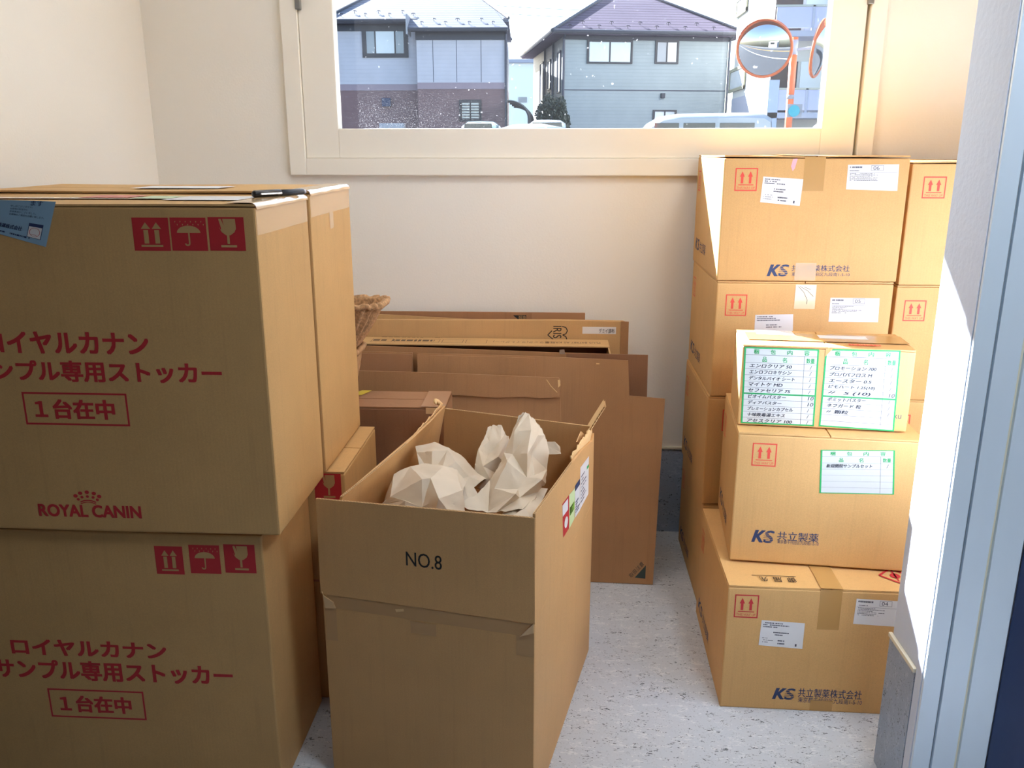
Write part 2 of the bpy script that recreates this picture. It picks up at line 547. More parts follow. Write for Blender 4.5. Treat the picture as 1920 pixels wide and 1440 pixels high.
# ------------------------------------------------------------------ cartons
class Carton:
    """a closed carton standing at loc (front left bottom corner), w wide, d deep, h high"""
    def __init__(s, name, label, loc, rz, w, d, h, mat, group=None, bulge=0.0015, seam='Y', seed=0, lift=0.003, flaps=True, cat='box', top_mat=None):
        s.loc, s.rz, s.w, s.d, s.h, s.b = Vector(loc), rz, w, d, h, bulge
        s.root = thing(name, label, cat, loc, rz, group)
        s.R = Matrix.Rotation(rz, 3, 'Z')
        rd = random.Random(seed)
        t = 0.005 if flaps else 0.0
        hb = h - t
        bm = bmesh.new()
        vs = box(bm, (0, 0, 0), (w, d, hb))
        bmesh.ops.bevel(bm, geom=bm.edges[:], offset=0.004, segments=2, profile=0.6, affect='EDGES')
        bmesh.ops.subdivide_edges(bm, edges=[e for e in bm.edges if e.calc_length() > 0.1], cuts=7, use_grid_fill=True)
        for v in bm.verts:
            v.co = s.bul(v.co, hb)
        s.body = from_bm('body', bm, mat, s.root)
        s.hb = hb
        tm = top_mat or mat
        if flaps:
            g = 0.0016
            if seam == 'Y':
                parts = [((0.001, w / 2 - g), (0.001, d - 0.001)), ((w / 2 + g, w - 0.001), (0.001, d - 0.001))]
            else:
                parts = [((0.001, w - 0.001), (0.001, d / 2 - g)), ((0.001, w - 0.001), (d / 2 + g, d - 0.001))]
            for (xa, xb), (ya, yb) in parts:
                bm = bmesh.new()
                nx, ny = 10, 8
                ph = rd.random() * 6
                gr = []
                for lay in (0, 1):
                    rows = []
                    for j in range(ny + 1):
                        row = []
                        for i in range(nx + 1):
                            x = xa + (xb - xa) * i / nx; y = ya + (yb - ya) * j / ny
                            z = hb + 0.0006 + lay * 0.0042
                            if lay or True:
                                e = (1 + sin(ph + 9 * x + 5 * y)) * 0.5
                                z += lift * e * (0.3 + 0.7 * abs(2 * y / d - 1)) * 0.7
                            row.append(bm.verts.new((x, y, z)))
                        rows.append(row)
                    gr.append(rows)
                for lay in (0, 1):
                    for j in range(ny):
                        for i in range(nx):
                            q = (gr[lay][j][i], gr[lay][j][i + 1], gr[lay][j + 1][i + 1], gr[lay][j + 1][i])
                            bm.faces.new(q if lay else tuple(reversed(q)))
                for j in range(ny):
                    for i in (0, nx):
                        bm.faces.new((gr[0][j][i], gr[0][j + 1][i], gr[1][j + 1][i], gr[1][j][i]))
                for i in range(nx):
                    for j in (0, ny):
                        bm.faces.new((gr[0][j][i], gr[0][j][i + 1], gr[1][j][i + 1], gr[1][j][i]))
                bmesh.ops.recalc_face_normals(bm, faces=bm.faces[:])
                from_bm('top_flap', bm, tm, s.root)
    def bul(s, c, hb):
        fx, fy, fz = (c.x / s.w, c.y / s.d, c.z / hb)
        c = c.copy()
        q = lambda a: max(0.0, sin(pi * min(1, max(0, a)))) ** 0.5
        kx = (2 * fx - 1); ky = (2 * fy - 1)
        if abs(kx) > 0.9 and 0 < fz < 1: c.x += math.copysign(s.b * q(fy) * q(fz), kx)
        if abs(ky) > 0.9 and 0 < fz < 1: c.y += math.copysign(s.b * q(fx) * q(fz), ky)
        return c
    # surfaces
    def q(s, a): return max(0.0, sin(pi * min(1, max(0, a)))) ** 0.5
    def front(s, u, v, l): return (u, -l - s.b * s.q(u / s.w) * s.q(v / s.hb), v)
    def right(s, u, v, l): return (s.w + l + s.b * s.q(u / s.d) * s.q(v / s.hb), u, v)
    def left(s, u, v, l): return (-l - s.b * s.q(u / s.d) * s.q(v / s.hb), s.d - u, v)
    def top(s, u, v, l): return (u, v, s.h + l + 0.0022)
    # picture points to surface coordinates
    def loc_ray(s, x, y):
        Ri = s.R.transposed()
        return Ri @ (CAMP - s.loc), Ri @ ray(x, y)
    def F(s, x, y):
        o, d = s.loc_ray(x, y); k = -o.y / d.y; p = o + d * k; return p.x, p.z
    def Rt(s, x, y):
        o, d = s.loc_ray(x, y); k = (s.w - o.x) / d.x; p = o + d * k; return p.y, p.z
    def T(s, x, y):
        o, d = s.loc_ray(x, y); k = (s.h - o.z) / d.z; p = o + d * k; return p.x, p.y
    def FR(s, x0, y0, x1, y1):
        my, mx = (y0 + y1) / 2, (x0 + x1) / 2
        return s.F(x0, my)[0], s.F(mx, y1)[1], s.F(x1, my)[0], s.F(mx, y0)[1]
    def put(s, name, fl, mat, surf=None, level=1, parent=None, label=None):
        return fl.put(name, surf or s.front, mat, parent or s.root, level, label)

def in_rect(fl, r):
    x0, y0, x1, y1 = r
    return fl.xform(lambda u, v: (x0 + u * (x1 - x0), y0 + v * (y1 - y0)))

def arrows(with_bar=True):
    f = Flat()
    for cx in (0.32, 0.68):
        f.poly([(cx - 0.11, 0.62), (cx + 0.11, 0.62), (cx, 0.86)])
        f.rect(cx - 0.055, 0.33, cx + 0.055, 0.62)
    f.rect(0.16, 0.25, 0.84, 0.285)
    return f

def way_up(c, rect, mat, text=True, surf=None):
    "framed THIS WAY UP mark"
    f = arrows()
    f.frame(0, 0, 1, 1, 0.05, 0.05)
    f.text('THIS WAY UP', 0.1, 0.08, 0.9, 0.19, 0.0)
    return c.put('this_way_up_mark', in_rect(f, rect), mat, surf)

def red_icons(c, rects, surf=None, which=(0, 1, 2)):
    for i, r in zip(which, rects):
        sq = c.put('handling_mark', in_rect(Flat().rect(0, 0, 1, 1, 4, 4), r), M_RED, surf)
        k = Flat()
        if i == 0:
            for cx in (0.36, 0.66):
                k.poly([(cx - 0.13, 0.66), (cx + 0.13, 0.66), (cx, 0.86)]); k.rect(cx - 0.065, 0.22, cx + 0.065, 0.63)
            k.rect(0.2, 0.12, 0.8, 0.18)
        elif i == 1:
            k.disc(0.5, 0.54, 0.33, 0.22, 0, 180, 16)
            for cx in (0.25, 0.5, 0.75):
                pass
            k.rect(0.48, 0.22, 0.525, 0.56)
            k.arc(0.445, 0.22, 0.055, 180, 360, 0.045)
            for rr in range(2):
                for cc in range(6):
                    x = 0.13 + cc * 0.145 + rr * 0.06
                    k.poly([(x, 0.90 - rr * 0.09), (x + 0.03, 0.90 - rr * 0.09), (x + 0.01, 0.84 - rr * 0.09)])
        else:
            k.poly([(0.30, 0.95), (0.76, 0.95), (0.77, 0.66), (0.72, 0.55), (0.60, 0.46), (0.48, 0.46), (0.37, 0.55), (0.31, 0.66)])
            k.rect(0.5, 0.2, 0.57, 0.47); k.rect(0.32, 0.10, 0.76, 0.17)
        c.put('mark_symbol', in_rect(k, r), M_KNOCK, surf, 2, sq).matrix_parent_inverse = Matrix()
        if i == 2:
            z = Flat().poly([(0.36, 0.97), (0.40, 0.97), (0.44, 0.74)]).poly([(0.25, 0.97), (0.29, 0.97), (0.36, 0.66), (0.33, 0.62)])
            c.put('mark_crack', in_rect(z, r), M_RED, surf, 3, sq)

def ks_logo(c, rk, rt, ra, name_text):
    "slanted KS letters with speed lines, company name and address under it"
    f = Flat()
    f.poly([(0.0, 0.0), (0.14, 0.0), (0.30, 1.0), (0.15, 1.0)])
    f.poly([(0.17, 0.50), (0.42, 1.0), (0.60, 1.0), (0.33, 0.52), (0.50, 0.0), (0.34, 0.0)])
    f.text('S', 0.52, -0.02, 0.97, 1.02, 0.03, 0.15)
    for i in range(6):
        y = 0.08 + i * 0.15
        f.rect(0.47 + 0.02 * i, y, 0.74, y + 0.035)
    c.put('printed_emblem', in_rect(f, rk), M_NAVY)
    st = Flat()
    for i in range(5):
        y = 0.15 + i * 0.16
        st.rect(0.60, y, 1.0, y + 0.03)
    c.put('emblem_stripe', in_rect(st, rk), M_KS, None, 2)
    c.put('printed_name', Flat().text(name_text, *rt, 0.012), M_NAVY)
    if ra:
        c.put('printed_address', Flat().text('東京都千代田区九段南1-5-10', *ra), M_NAVY)

def ship_label(c, quad_px, seed, big=None):
    "white address label; the small print is not legible"
    P = [c.F(*q) for q in quad_px]          # tl, tr, br, bl
    def m(u, v):
        a = [P[3][i] * (1 - u) + P[2][i] * u for i in (0, 1)]
        b = [P[0][i] * (1 - u) + P[1][i] * u for i in (0, 1)]
        return tuple(a[i] * (1 - v) + b[i] * v for i in (0, 1))
    lb = c.put('address_label', Flat().rect(0, 0, 1, 1, 4, 3).xform(m), M_LABEL, None, 2)
    f = Flat()
    f.scribble(0.05, 0.72, 0.7, 0.95, 3, seed, 0.9, 0.5)
    f.scribble(0.3, 0.42, 0.8, 0.6, 2, seed + 1, 0.9, 0.5)
    f.scribble(0.06, 0.12, 0.35, 0.36, 3, seed + 2, 0.7, 0.3)
    f.scribble(0.42, 0.08, 0.72, 0.3, 2, seed + 3, 0.9, 0.5)
    f.rect(0.82, 0.07, 0.86, 0.17)
    c.put('small_print', f.xform(m), M_GREY, None, 3, lb)['kind'] = 'stuff'
    return lb

def pack_label(c, quad_px, seed, num):
    P = [c.F(*q) for q in quad_px]
    def m(u, v):
        a = [P[3][i] * (1 - u) + P[2][i] * u for i in (0, 1)]
        b = [P[0][i] * (1 - u) + P[1][i] * u for i in (0, 1)]
        return tuple(a[i] * (1 - v) + b[i] * v for i in (0, 1))
    lb = c.put('contents_label', Flat().rect(0, 0, 1, 1, 4, 3).xform(m), M_LABEL, None, 2)
    f = Flat()
    f.scribble(0.04, 0.84, 0.45, 0.95, 1, seed, 0.9, 0.6)
    f.scribble(0.04, 0.72, 0.3, 0.8, 1, seed + 5, 0.9, 0.4)
    f.scribble(0.05, 0.35, 0.66, 0.68, 6, seed + 1, 0.9, 0.4)
    f.rect(0.03, 0.69, 0.97, 0.698)
    f.frame(0.46, 0.76, 0.70, 0.97, 0.006, 0.012)
    c.put('small_print', f.xform(m), M_GREY, None, 3, lb)['kind'] = 'stuff'
    c.put('printed_number', Flat().text(num, 0.50, 0.79, 0.62, 0.94).xform(m), M_GREY, None, 3, lb)
    return lb

def form_label(c, quad_px, rows, qty, thick_after, cut=False):
    "green ruled packing list filled in by pencil"
    P = [c.F(*q) for q in quad_px]
    def m(u, v):
        a = [P[3][i] * (1 - u) + P[2][i] * u for i in (0, 1)]
        b = [P[0][i] * (1 - u) + P[1][i] * u for i in (0, 1)]
        return tuple(a[i] * (1 - v) + b[i] * v for i in (0, 1))
    sheet = Flat().rect(0, 0, 1, 1, 6, 6)
    lb = c.put('packing_list', sheet.xform(m), M_LABEL_G, None, 2)
    n = len(rows)
    g = Flat().frame(0, 0, 1, 1, 0.022, 0.018)
    top = 0.80 if n > 6 else 0.70
    h1 = (1 - top) / 2
    for i, ch in enumerate('梱包内容'):
        x = 0.13 + i * 0.225
        g.text(ch, x, 1 - h1 * 0.85, x + 0.07, 1 - h1 * 0.25, 0.02)
    g.text('品', 0.25, top + h1 * 0.15, 0.31, top + h1 * 0.8, 0.02); g.text('名', 0.52, top + h1 * 0.15, 0.58, top + h1 * 0.8, 0.02)
    g.text('数量', 0.84, top + h1 * 0.15, 0.95, top + h1 * 0.8, 0.02)
    dy = top / n
    for k in thick_after:
        y = top - dy * k
        g.rect(0, y - 0.01, 1, y + 0.01, 6, 1)
    c.put('green_ruling', g.xform(m), M_GREEN, None, 3, lb)
    l = Flat()
    l.rect(0.02, top + h1, 0.98, top + h1 + 0.004, 6, 1)
    for i in range(n):
        l.rect(0.02, top - dy * i, 0.98, top - dy * i + 0.003, 6, 1)
    l.rect(0.81, 0.02, 0.814, top + h1, 1, 6)
    c.put('thin_ruling', l.xform(m), M_GREY, None, 3, lb)
    h = Flat()
    for i, (s, q) in enumerate(zip(rows, qty)):
        y1 = top - dy * i - dy * 0.14; y0 = y1 - dy * 0.62
        if s:
            a = text_geo(s, 0, 0.2)[2]
            wdt = min(0.62, 0.6 * len(s) / 11.0 + 0.08)
            h.text(s, 0.08, y0, 0.08 + wdt, y1, 0.03, 0.2)
        if q:
            wq = 0.02 if q == '/' else 0.07
            h.text(q, 0.89, y0, 0.89 + wq + 0.01, y1, 0.012, 0.2)
    c.put('pencil_writing', h.xform(m), M_PENCIL, None, 3, lb)['kind'] = 'stuff'
    if cut:
        c.put('folded_corner', Flat().poly([(0, 1.005), (0.1, 1.005), (0, 0.9)]).xform(m), M_KS, None, 4, lb)
    return lb

def tape_front(c, x0px, x1px, ylow_px, mat, name='tape', over=0.05, label=None):
    "strip of tape from the top seam down over the front edge"
    u0 = c.F(x0px, ylow_px)[0]; u1 = c.F(x1px, ylow_px)[0]; v = c.F((x0px + x1px) / 2, ylow_px)[1]
    me_f = Flat().rect(u0, v, u1, c.h - 0.001, 3, 4)
    t = c.put(name, me_f, mat, None, 1, label=label)
    tt = Flat().rect(u0, -0.002, u1, c.d, 2, 4)
    c.put(name, tt, mat, c.top, 1)
    return t

# ================================================================== the room
YB, XL, XR = 3.113, -1.473, 1.66           # back wall, side walls
YF0, YF1, XJ = 1.645, 1.82, 0.787          # front wall with the doorway; its right jamb
ZC = 2.50
bx('floor', (XL - 0.1, -1.7, -0.08), (XR + 0.6, YB + 0.02, 0.0), M_FLOOR, kind='structure')
bx('ceiling', (XL - 0.1, -1.7, ZC), (XR + 0.6, YB + 0.2, ZC + 0.1), M_CEIL, kind='structure')
bx('wall_left', (XL - 0.1, YF0, 0), (XL, YB + 0.2, ZC), M_WALL, kind='structure')
bx('wall_hall_left', (XL - 0.1, -1.7, 0), (XL, YF0 - 0.001, ZC), M_HALL, kind='structure')
bx('wall_right', (XR, YF1 - 0.02, 0), (XR + 0.1, YB + 0.2, ZC), M_WALL, kind='structure')
HX0, HX1, HZ0, HZ1 = -0.93, 1.01, 1.395, 2.44
boxes('wall_back', [((XL, YB, -0.05), (HX0, YB + 0.17, ZC)), ((HX1, YB, -0.05), (XR, YB + 0.17, ZC)),
                    ((HX0, YB, -0.05), (HX1, YB + 0.17, HZ0)), ((HX0, YB, HZ1), (HX1, YB + 0.17, ZC))], M_WALL, kind='structure')
bx('wall_front', (XJ, YF0 + 0.03, 0), (XR + 0.6, YF1, ZC), M_WALL2, kind='structure')
bx('trim_1', (XL, YF0 + 0.03, 2.12), (XJ, YF1, ZC), M_WALL2, kind='structure')
bx('wall_hall_rear', (XL - 0.1, -1.8, 0), (XR + 0.6, -1.7, ZC), M_HALL, kind='structure')
bx('wall_hall_right', (XR + 0.5, -1.7, 0), (XR + 0.6, YF0 + 0.03, ZC), M_HALL, kind='structure')

def skirting(name, a, b, cap_a, cap_b):
    o = bx(name, a, b, M_DADO, kind='structure')
    bx('cap_strip', cap_a, cap_b, M_CAP, o, bevel=0.002)
    return o
skirting('baseboard_back', (XL, YB - 0.006, 0), (XR, YB - 0.0005, 0.342), (XL, YB - 0.011, 0.342), (XR, YB - 0.0005, 0.352))
skirting('baseboard_left', (XL + 0.0005, YF0, 0), (XL + 0.006, YB - 0.012, 0.342), (XL + 0.0005, YF0, 0.342), (XL + 0.011, YB - 0.012, 0.352))
skirting('baseboard_front', (XJ - 0.005, 1.677, 0), (XJ - 0.0004, YF1 + 0.004, 0.345), (XJ - 0.009, 1.677, 0.345), (XJ - 0.0004, YF1 + 0.006, 0.356))

# window
win = bpy.data.objects.new('window_1', None); COL.objects.link(win); win['kind'] = 'structure'
def ring(name, outer, inner, y0, y1, mat, parent, bevel=0.003):
    ox0, ox1, oz0, oz1 = outer; ix0, ix1, iz0, iz1 = inner
    return boxes(name, [((ox0, y0, oz0), (ix0, y1, oz1)), ((ix1, y0, oz0), (ox1, y1, oz1)),
                        ((ix0, y0, oz0), (ix1, y1, iz0)), ((ix0, y0, iz1), (ix1, y1, oz1))], mat, parent, None, bevel)
ring('casing', (-0.977, 1.052, 1.357, 2.475), (-0.918, 1.000, 1.416, 2.42), YB - 0.022, YB + 0.03, M_TRIM, win)
ring('sash', (-0.9165, 0.990, 1.4165, 2.415), (-0.797, 0.876, 1.517, 2.31), YB - 0.012, YB + 0.045, M_TRIM, win)
ring('outer_frame', (-0.93, 1.01, 1.395, 2.44), (-0.84, 0.92, 1.47, 2.37), YB + 0.05, YB + 0.165, M_TRIM, win, 0.0)
for x in (-0.912, 0.995):
    bx('hinge', (x - 0.009, YB - 0.03, 1.905), (x + 0.009, YB - 0.006, 2.01), M_METAL, win, bevel=0.002)
pane = bx('pane', (0, 0, 0), (1.69, 0.004, 0.81), M_GLASS, win)
pane.location = (-0.805, YB + 0.02, 1.51)

# door lining on the right of the doorway and the navy door swung into the hall
dr = bpy.data.objects.new('door_1', None); COL.objects.link(dr); dr['kind'] = 'structure'
bx('jamb_strip', (XJ - 0.004, YF0 + 0.001, 0), (XJ + 0.03, YF0 + 0.0295, 2.1), M_WALL2, dr)
bx('frame_stile', (XJ - 0.002, YF0 - 0.008, 0), (0.8225, YF0 + 0.0005, 2.12), M_FRAME, dr, bevel=0.001)
bx('frame_groove', (0.8215, YF0 - 0.002, 0), (0.8275, YF0 + 0.002, 2.12), M_FRAME_D, dr)
bx('frame_stop', (0.827, YF0 - 0.010, 0), (0.8745, YF0 + 0.0005, 2.12), M_FRAME, dr, bevel=0.001)
bx('frame_seal', (0.8735, YF0 - 0.004, 0), (0.8815, YF0 + 0.002, 2.12), M_CAP, dr)
bx('frame_rebate', (0.881, YF0 - 0.012, 0), (0.938, YF0 + 0.0005, 2.12), M_FRAME, dr, bevel=0.001)
ML = Matrix.Translation((0.940, YF0 - 0.012, 0)) @ Matrix.Rotation(radians(-68), 4, 'Z')
bx('leaf', (0, 0, 0.012), (0.86, 0.038, 2.08), M_DOOR, dr, bevel=0.002, M=ML)
bx('lever_handle', (0.76, 0.038, 0.98), (0.80, 0.052, 1.02), M_METAL, dr, M=ML)

# unseen ceiling lamps: the hall's, and one added to brighten the room
def emit(name, c, s):
    m = bpy.data.materials.new(name); m.use_nodes = True
    t = m.node_tree; t.nodes.clear()
    e = N(t, 'ShaderNodeEmission'); e.inputs[0].default_value = c; e.inputs[1].default_value = s
    o = N(t, 'ShaderNodeOutputMaterial'); t.links.new(e.outputs[0], o.inputs[0])
    return m
def unseen_ceiling_lamp(label, x, y, lx, ly, power, col):
    l = thing('unseen_ceiling_lamp', label, 'lamp', (x, y, ZC), 0)
    boxes('housing', [((-lx / 2 - 0.02, -ly / 2 - 0.02, -0.05), (lx / 2 + 0.02, ly / 2 + 0.02, -0.001))], M_CEIL, l, bevel=0.01)
    bx('diffuser', (-lx / 2, -ly / 2, -0.064), (lx / 2, ly / 2, -0.052), emit('lamp_glow', col, power), l)
unseen_ceiling_lamp('added ceiling lamp, out of view, brightening the cartons in the store room', -0.15, 2.2, 1.2, 0.2, ROOM_FILL, (0.95, 0.97, 1.0, 1))
unseen_ceiling_lamp('long white ceiling lamp in the hall outside the doorway', 0.82, 0.75, 0.3, 0.6, HALL_LAMP, (0.80, 0.90, 1.0, 1))

# ================================================================== big cartons on the left
RC_TXT = [('ロイヤルカナン', (-28, 622, 280, 664)), ('サンプル専用ストッカー', (-105, 672, 416, 716))]
def rc_front(c, t1, t2, t3, frame, icons):
    c.put('printed_text', Flat().text('ロイヤルカナン', *c.FR(*t1), 0.05), M_RED)
    c.put('printed_text', Flat().text('サンプル専用ストッカー', *c.FR(*t2), 0.045), M_RED)
    c.put('printed_text', Flat().text('１台在中', *c.FR(*t3), 0.05), M_RED)
    r = c.FR(*frame)
    c.put('printed_border', Flat().frame(*r, 0.004), M_RED)
    red_icons(c, [c.FR(*i) for i in icons])

# lower front
rc1 = Carton('carton', 'lower big brown carton on the left, red Japanese print, standing on the floor', (-1.437, 1.640, 0), 0, 0.803, 0.335, 0.655, M_RC, 'big cartons with red print', seam='X', seed=1)
rc_front(rc1, (22, 1200, 312, 1231), (-8, 1240, 436, 1278), (113, 1304, 247, 1336), (94, 1293, 272, 1346), [(292, 1024, 344, 1076), (356, 1022, 413, 1075), (421, 1021, 479, 1074)])
# lower behind
rc2 = Carton('carton', 'big brown carton on the floor beside the open one, wine glass mark showing', (-1.345, 1.990, 0), 0, 0.803, 0.365, 0.660, M_RC, 'big cartons with red print', seam='X', seed=2)
fr2 = rc2.FR(590, 888, 640, 938)
red_icons(rc2, [fr2], which=(2,))
rc2.put('tape', Flat().rect(rc2.F(580, 1085)[0], rc2.F(590, 1090)[1], rc2.F(599, 1085)[0], rc2.F(590, 1086)[1]), M_TAPE_OLD)
# upper front
UZ = 0.6625
rc3 = Carton('carton', 'big brown carton on the left with red Japanese print and blue sticker', (-1.388, 1.618, UZ), 0, 0.803, 0.340, 0.684, M_RC, 'big cartons with red print', seam='X', seed=3, lift=0.002)
rc_front(rc3, (-28, 621, 279, 664), (-56, 676, 416, 717), (66, 748, 216, 786), (46, 736, 241, 797), [(250, 408, 318, 470), (321, 408, 388, 470), (392, 407, 459, 470)])
# upper behind
rc4 = Carton('carton', 'big brown carton behind the one with the blue sticker, clear tape on its edge', (-1.386, 1.972, 0.6675), 0, 0.803, 0.375, 0.686, M_RC, 'big cartons with red print', seam='X', seed=4)
# word mark with crown on the upper front carton
r = rc3.FR(73, 946, 265, 970)
rc3.put('printed_name', Flat().text('ROYAL CANIN', *r, 0.06), M_RED)
crown = Flat()
for i in range(5):
    a = radians(150 - i * 30)
    crown.disc(0.5 + 0.52 * cos(a), 0.28 + 0.52 * sin(a), 0.085, 0.12, n=12)
    crown.disc(0.5 + 0.42 * cos(a), 0.10 + 0.42 * sin(a), 0.06, 0.09, n=12)
crown.arc(0.5, -0.12, 0.38, 40, 140, 0.07); crown.arc(0.5, -0.24, 0.38, 40, 140, 0.05)
rc3.put('printed_crown', in_rect(crown, rc3.FR(140, 917, 189, 945)), M_RED)
# blue sticker hanging over the front top edge, cut slightly askew
P = [rc3.F(*q) for q in ((-70, 372), (105, 378), (87, 463), (-75, 418))]
def stk(u, v):
    a = [P[3][i] * (1 - u) + P[2][i] * u for i in (0, 1)]; b = [P[0][i] * (1 - u) + P[1][i] * u for i in (0, 1)]
    return tuple(a[i] * (1 - v) + b[i] * v for i in (0, 1))
st = rc3.put('carrier_sticker', Flat().rect(0, 0, 1, 1, 4, 4).xform(stk), M_BLUE_ST, None, 2, label='blue sticker with dark blue Japanese notice')
f = Flat()
f.text('ます', 0.74, 0.88, 0.87, 1.0, 0.02)
for i, s in enumerate(('申し訳ございません。', 'お荷物の配送中に', '外装異常がございました。', 'お荷物のご確認をお願い致します。')):
    f.text(s, 0.53, 0.82 - i * 0.075 - 0.0, 0.53 + 0.024 * len(s), 0.87 - i * 0.075)
f.text('通運株式会社', 0.42, 0.22, 0.70, 0.34, 0.03, 0.2)
f.scribble(0.42, 0.06, 0.9, 0.14, 1, 5, 0.9, 0.5)
rc3.put('sticker_print', f.xform(stk), M_NAVY, None, 3, st)
rc3.put('stamp_box', Flat().rect(0.765, 0.12, 0.925, 0.46, 2, 2).xform(stk), M_NAVY, None, 3, st)
rc3.put('stamp_field', Flat().rect(0.772, 0.13, 0.918, 0.385, 2, 2).xform(stk), M_LABEL, None, 4, st)
rc3.put('stamp_ring', Flat().arc(0.845, 0.26, 0.058, 0, 360, 0.006, 0.10, n=24).arc(0.845, 0.17, 0.04, 30, 150, 0.006, 0.03).xform(stk), M_RED, None, 5, st)
# clear tape over the right top edges, shipping stickers lying on the lids
for c in (rc3, rc4):
    t1 = c.put('edge_tape', Flat().rect(0.004, c.h - 0.058, c.d - 0.004, c.h - 0.003, 8, 2), M_TAPE_C, c.right, 1, label='strip of clear tape along the top edge')
    t2 = c.put('edge_tape', Flat().rect(c.w - 0.058, 0.004, c.w - 0.009, c.d - 0.004, 2, 6), M_TAPE_C, lambda u, v, l, c=c: (u, v, c.h + 0.0038), 2, label='strip of clear tape along the lid edge')
    bm = bmesh.new()
    G = [[bm.verts.new((c.w - 0.009 + (0.0126 + 0.0004 * sin(j * 0.9 + i)) * sin(radians(a_)), 0.003 + (c.d - 0.006) * j / 24, c.h - 0.009 + (0.0128 + 0.0004 * sin(j * 0.7)) * cos(radians(a_)))) for i, a_ in enumerate(range(0, 91, 15))] for j in range(25)]
    for A, B in zip(G, G[1:]):
        for i in range(6):
            bm.faces.new((A[i], A[i + 1], B[i + 1], B[i]))
    from_bm('edge_tape', bm, M_TAPE_C, c.root, smooth=True)['label'] = 'clear tape wrapped over the lid corner'
rc4.put('edge_tape', Flat().rect(0.16, c.h - 0.098, 0.195, c.h - 0.05, 2, 2), M_TAPE_C, rc4.right, 2)
c = rc3
c.put('lid_tape', Flat().rect(0.002, c.d / 2 - 0.025, c.w - 0.002, c.d / 2 + 0.025, 8, 2), M_TAPE_C, c.top, 1)
for nm, (u0, v0, u1, v1), m_, lb in (('lid_sticker', (0.36, 0.17, 0.47, 0.27), plain('faded_red', (208, 128, 116), 0.5), 'red sticker on the lid'), ('lid_sticker', (0.49, 0.14, 0.57, 0.24), plain('faded_green', (196, 212, 178), 0.5), 'pale green sticker on the lid'), ('lid_sticker', (0.575, 0.10, 0.735, 0.24), M_LABEL, 'white shipping slip on the lid')):
    c.put(nm, Flat().rect(u0, v0, u1, v1, 3, 3), m_, c.top, 3, label=lb)
rc4.put('lid_sticker', Flat().rect(0.33, 0.10, 0.55, 0.22, 3, 3), M_LABEL, rc4.top, 3, label='white slip on the lid')

# marker pen lying on the lid
pn = thing('marker_pen', 'black marker pen lying on top of the carton with the blue sticker', 'pen', (-0.652, 1.80, rc3.loc.z + rc3.h + 0.0105), radians(58))
bm = bmesh.new(); tube(bm, [(0, 0, 0), (0.004, 0, 0), (0.070, 0, 0), (0.074, 0, 0)], [0.005, 0.0078, 0.0078, 0.006], 14)
from_bm('cap', bm, plain('pen_cap', (28, 28, 32), 0.3), pn, smooth=True)
bm = bmesh.new(); tube(bm, [(0.074, 0, 0), (0.135, 0, 0), (0.138, 0, 0)], [0.0068, 0.0068, 0.005], 14)
from_bm('barrel', bm, plain('pen_barrel', (62, 66, 74), 0.35), pn, smooth=True)
bx('clip', (0.012, -0.0125, -0.002), (0.068, -0.0078, 0.0022), plain('pen_clip', (200, 204, 210), 0.2, metal=0.6), pn, bevel=0.0008)
bm = bmesh.new(); tube(bm, [(0.136, 0, 0), (0.143, 0, 0)], 0.0045, 12)
from_bm('end_plug', bm, plain('pen_end', (206, 210, 216), 0.4), pn)
pn['label'] = 'black marker pen lying on top of the carton with the blue sticker'

# ================================================================== pale cartons, right: rear stack
KW, KD, KH = 0.518, 0.485, 0.3555
def ks_side(c, mark=True):
    "red mark and company print on the narrow left side"
    f = arrows(); f.frame(0, 0, 1, 1, 0.05)
    f.text('THIS WAY UP', 0.1, 0.08, 0.9, 0.19)
    c.put('this_way_up_mark', in_rect(f, (0.035, c.h - 0.115, 0.085, c.h - 0.05)), M_RED2, c.left)
    f = Flat().text('KS', 0.045, 0.045, 0.13, 0.085, 0.03, 0.2)
    f.text('共立製薬', 0.14, 0.045, 0.26, 0.08, 0.012)
    c.put('printed_name', f, M_NAVY, c.left)
rear = []
names = ['lowest pale carton of the rear stack at right, on the floor by the gap',
         'second pale carton from the floor in the rear right stack',
         'third pale carton of the rear right stack, scribbled clear tape on its front',
         'top pale carton of the rear right stack below the window, pink smear near its tape']
for i in range(4):
    c = Carton('carton', names[i], (0.457 + (0.004, -0.002, 0.003, 0.0)[i], 2.552, i * (KH + 0.0018)), 0, KW - (0.0, 0.0, 0.006, -0.002)[i], KD, KH, (M_KS, M_KS2)[i % 2], 'pale medicine cartons', seed=10 + i, lift=0.0055 if i == 3 else 0.001)
    ks_side(c); rear.append(c)
t4 = rear[3]
way_up(t4, t4.FR(1378, 315, 1420, 358), M_RED2)
ship_label(t4, ((1431, 331), (1506, 336), (1499, 386), (1425, 379)), 3)
pack_label(t4, ((1590, 309), (1686, 308), (1682, 358), (1586, 355)), 4, '06')
tape_front(t4, 1504, 1543, 358, M_TAPE)
t4.put('pink_smear', Flat().poly([t4.F(*q) for q in ((1487, 298), (1496, 297), (1490, 316), (1486, 321), (1483, 312))]), plain('pink_ink', (240, 170, 178), 0.7), None, 1)
ks_logo(t4, t4.FR(1438, 496, 1480, 518), t4.FR(1484, 497, 1593, 509), t4.FR(1484, 511, 1593, 518), '共立製薬株式会社')
u0, v0, u1, v1 = t4.FR(1490, 493, 1529, 534)
t4.put('tape', Flat().rect(u0, 0.003, u1, v1, 2, 3), M_TAPE_T, None, 3, label='clear tape end over the company name')
t3 = rear[2]
way_up(t3, t3.FR(1360, 552, 1400, 592), M_RED2)
ship_label(t3, ((1416, 590), (1487, 589), (1486, 632), (1413, 634)), 7)
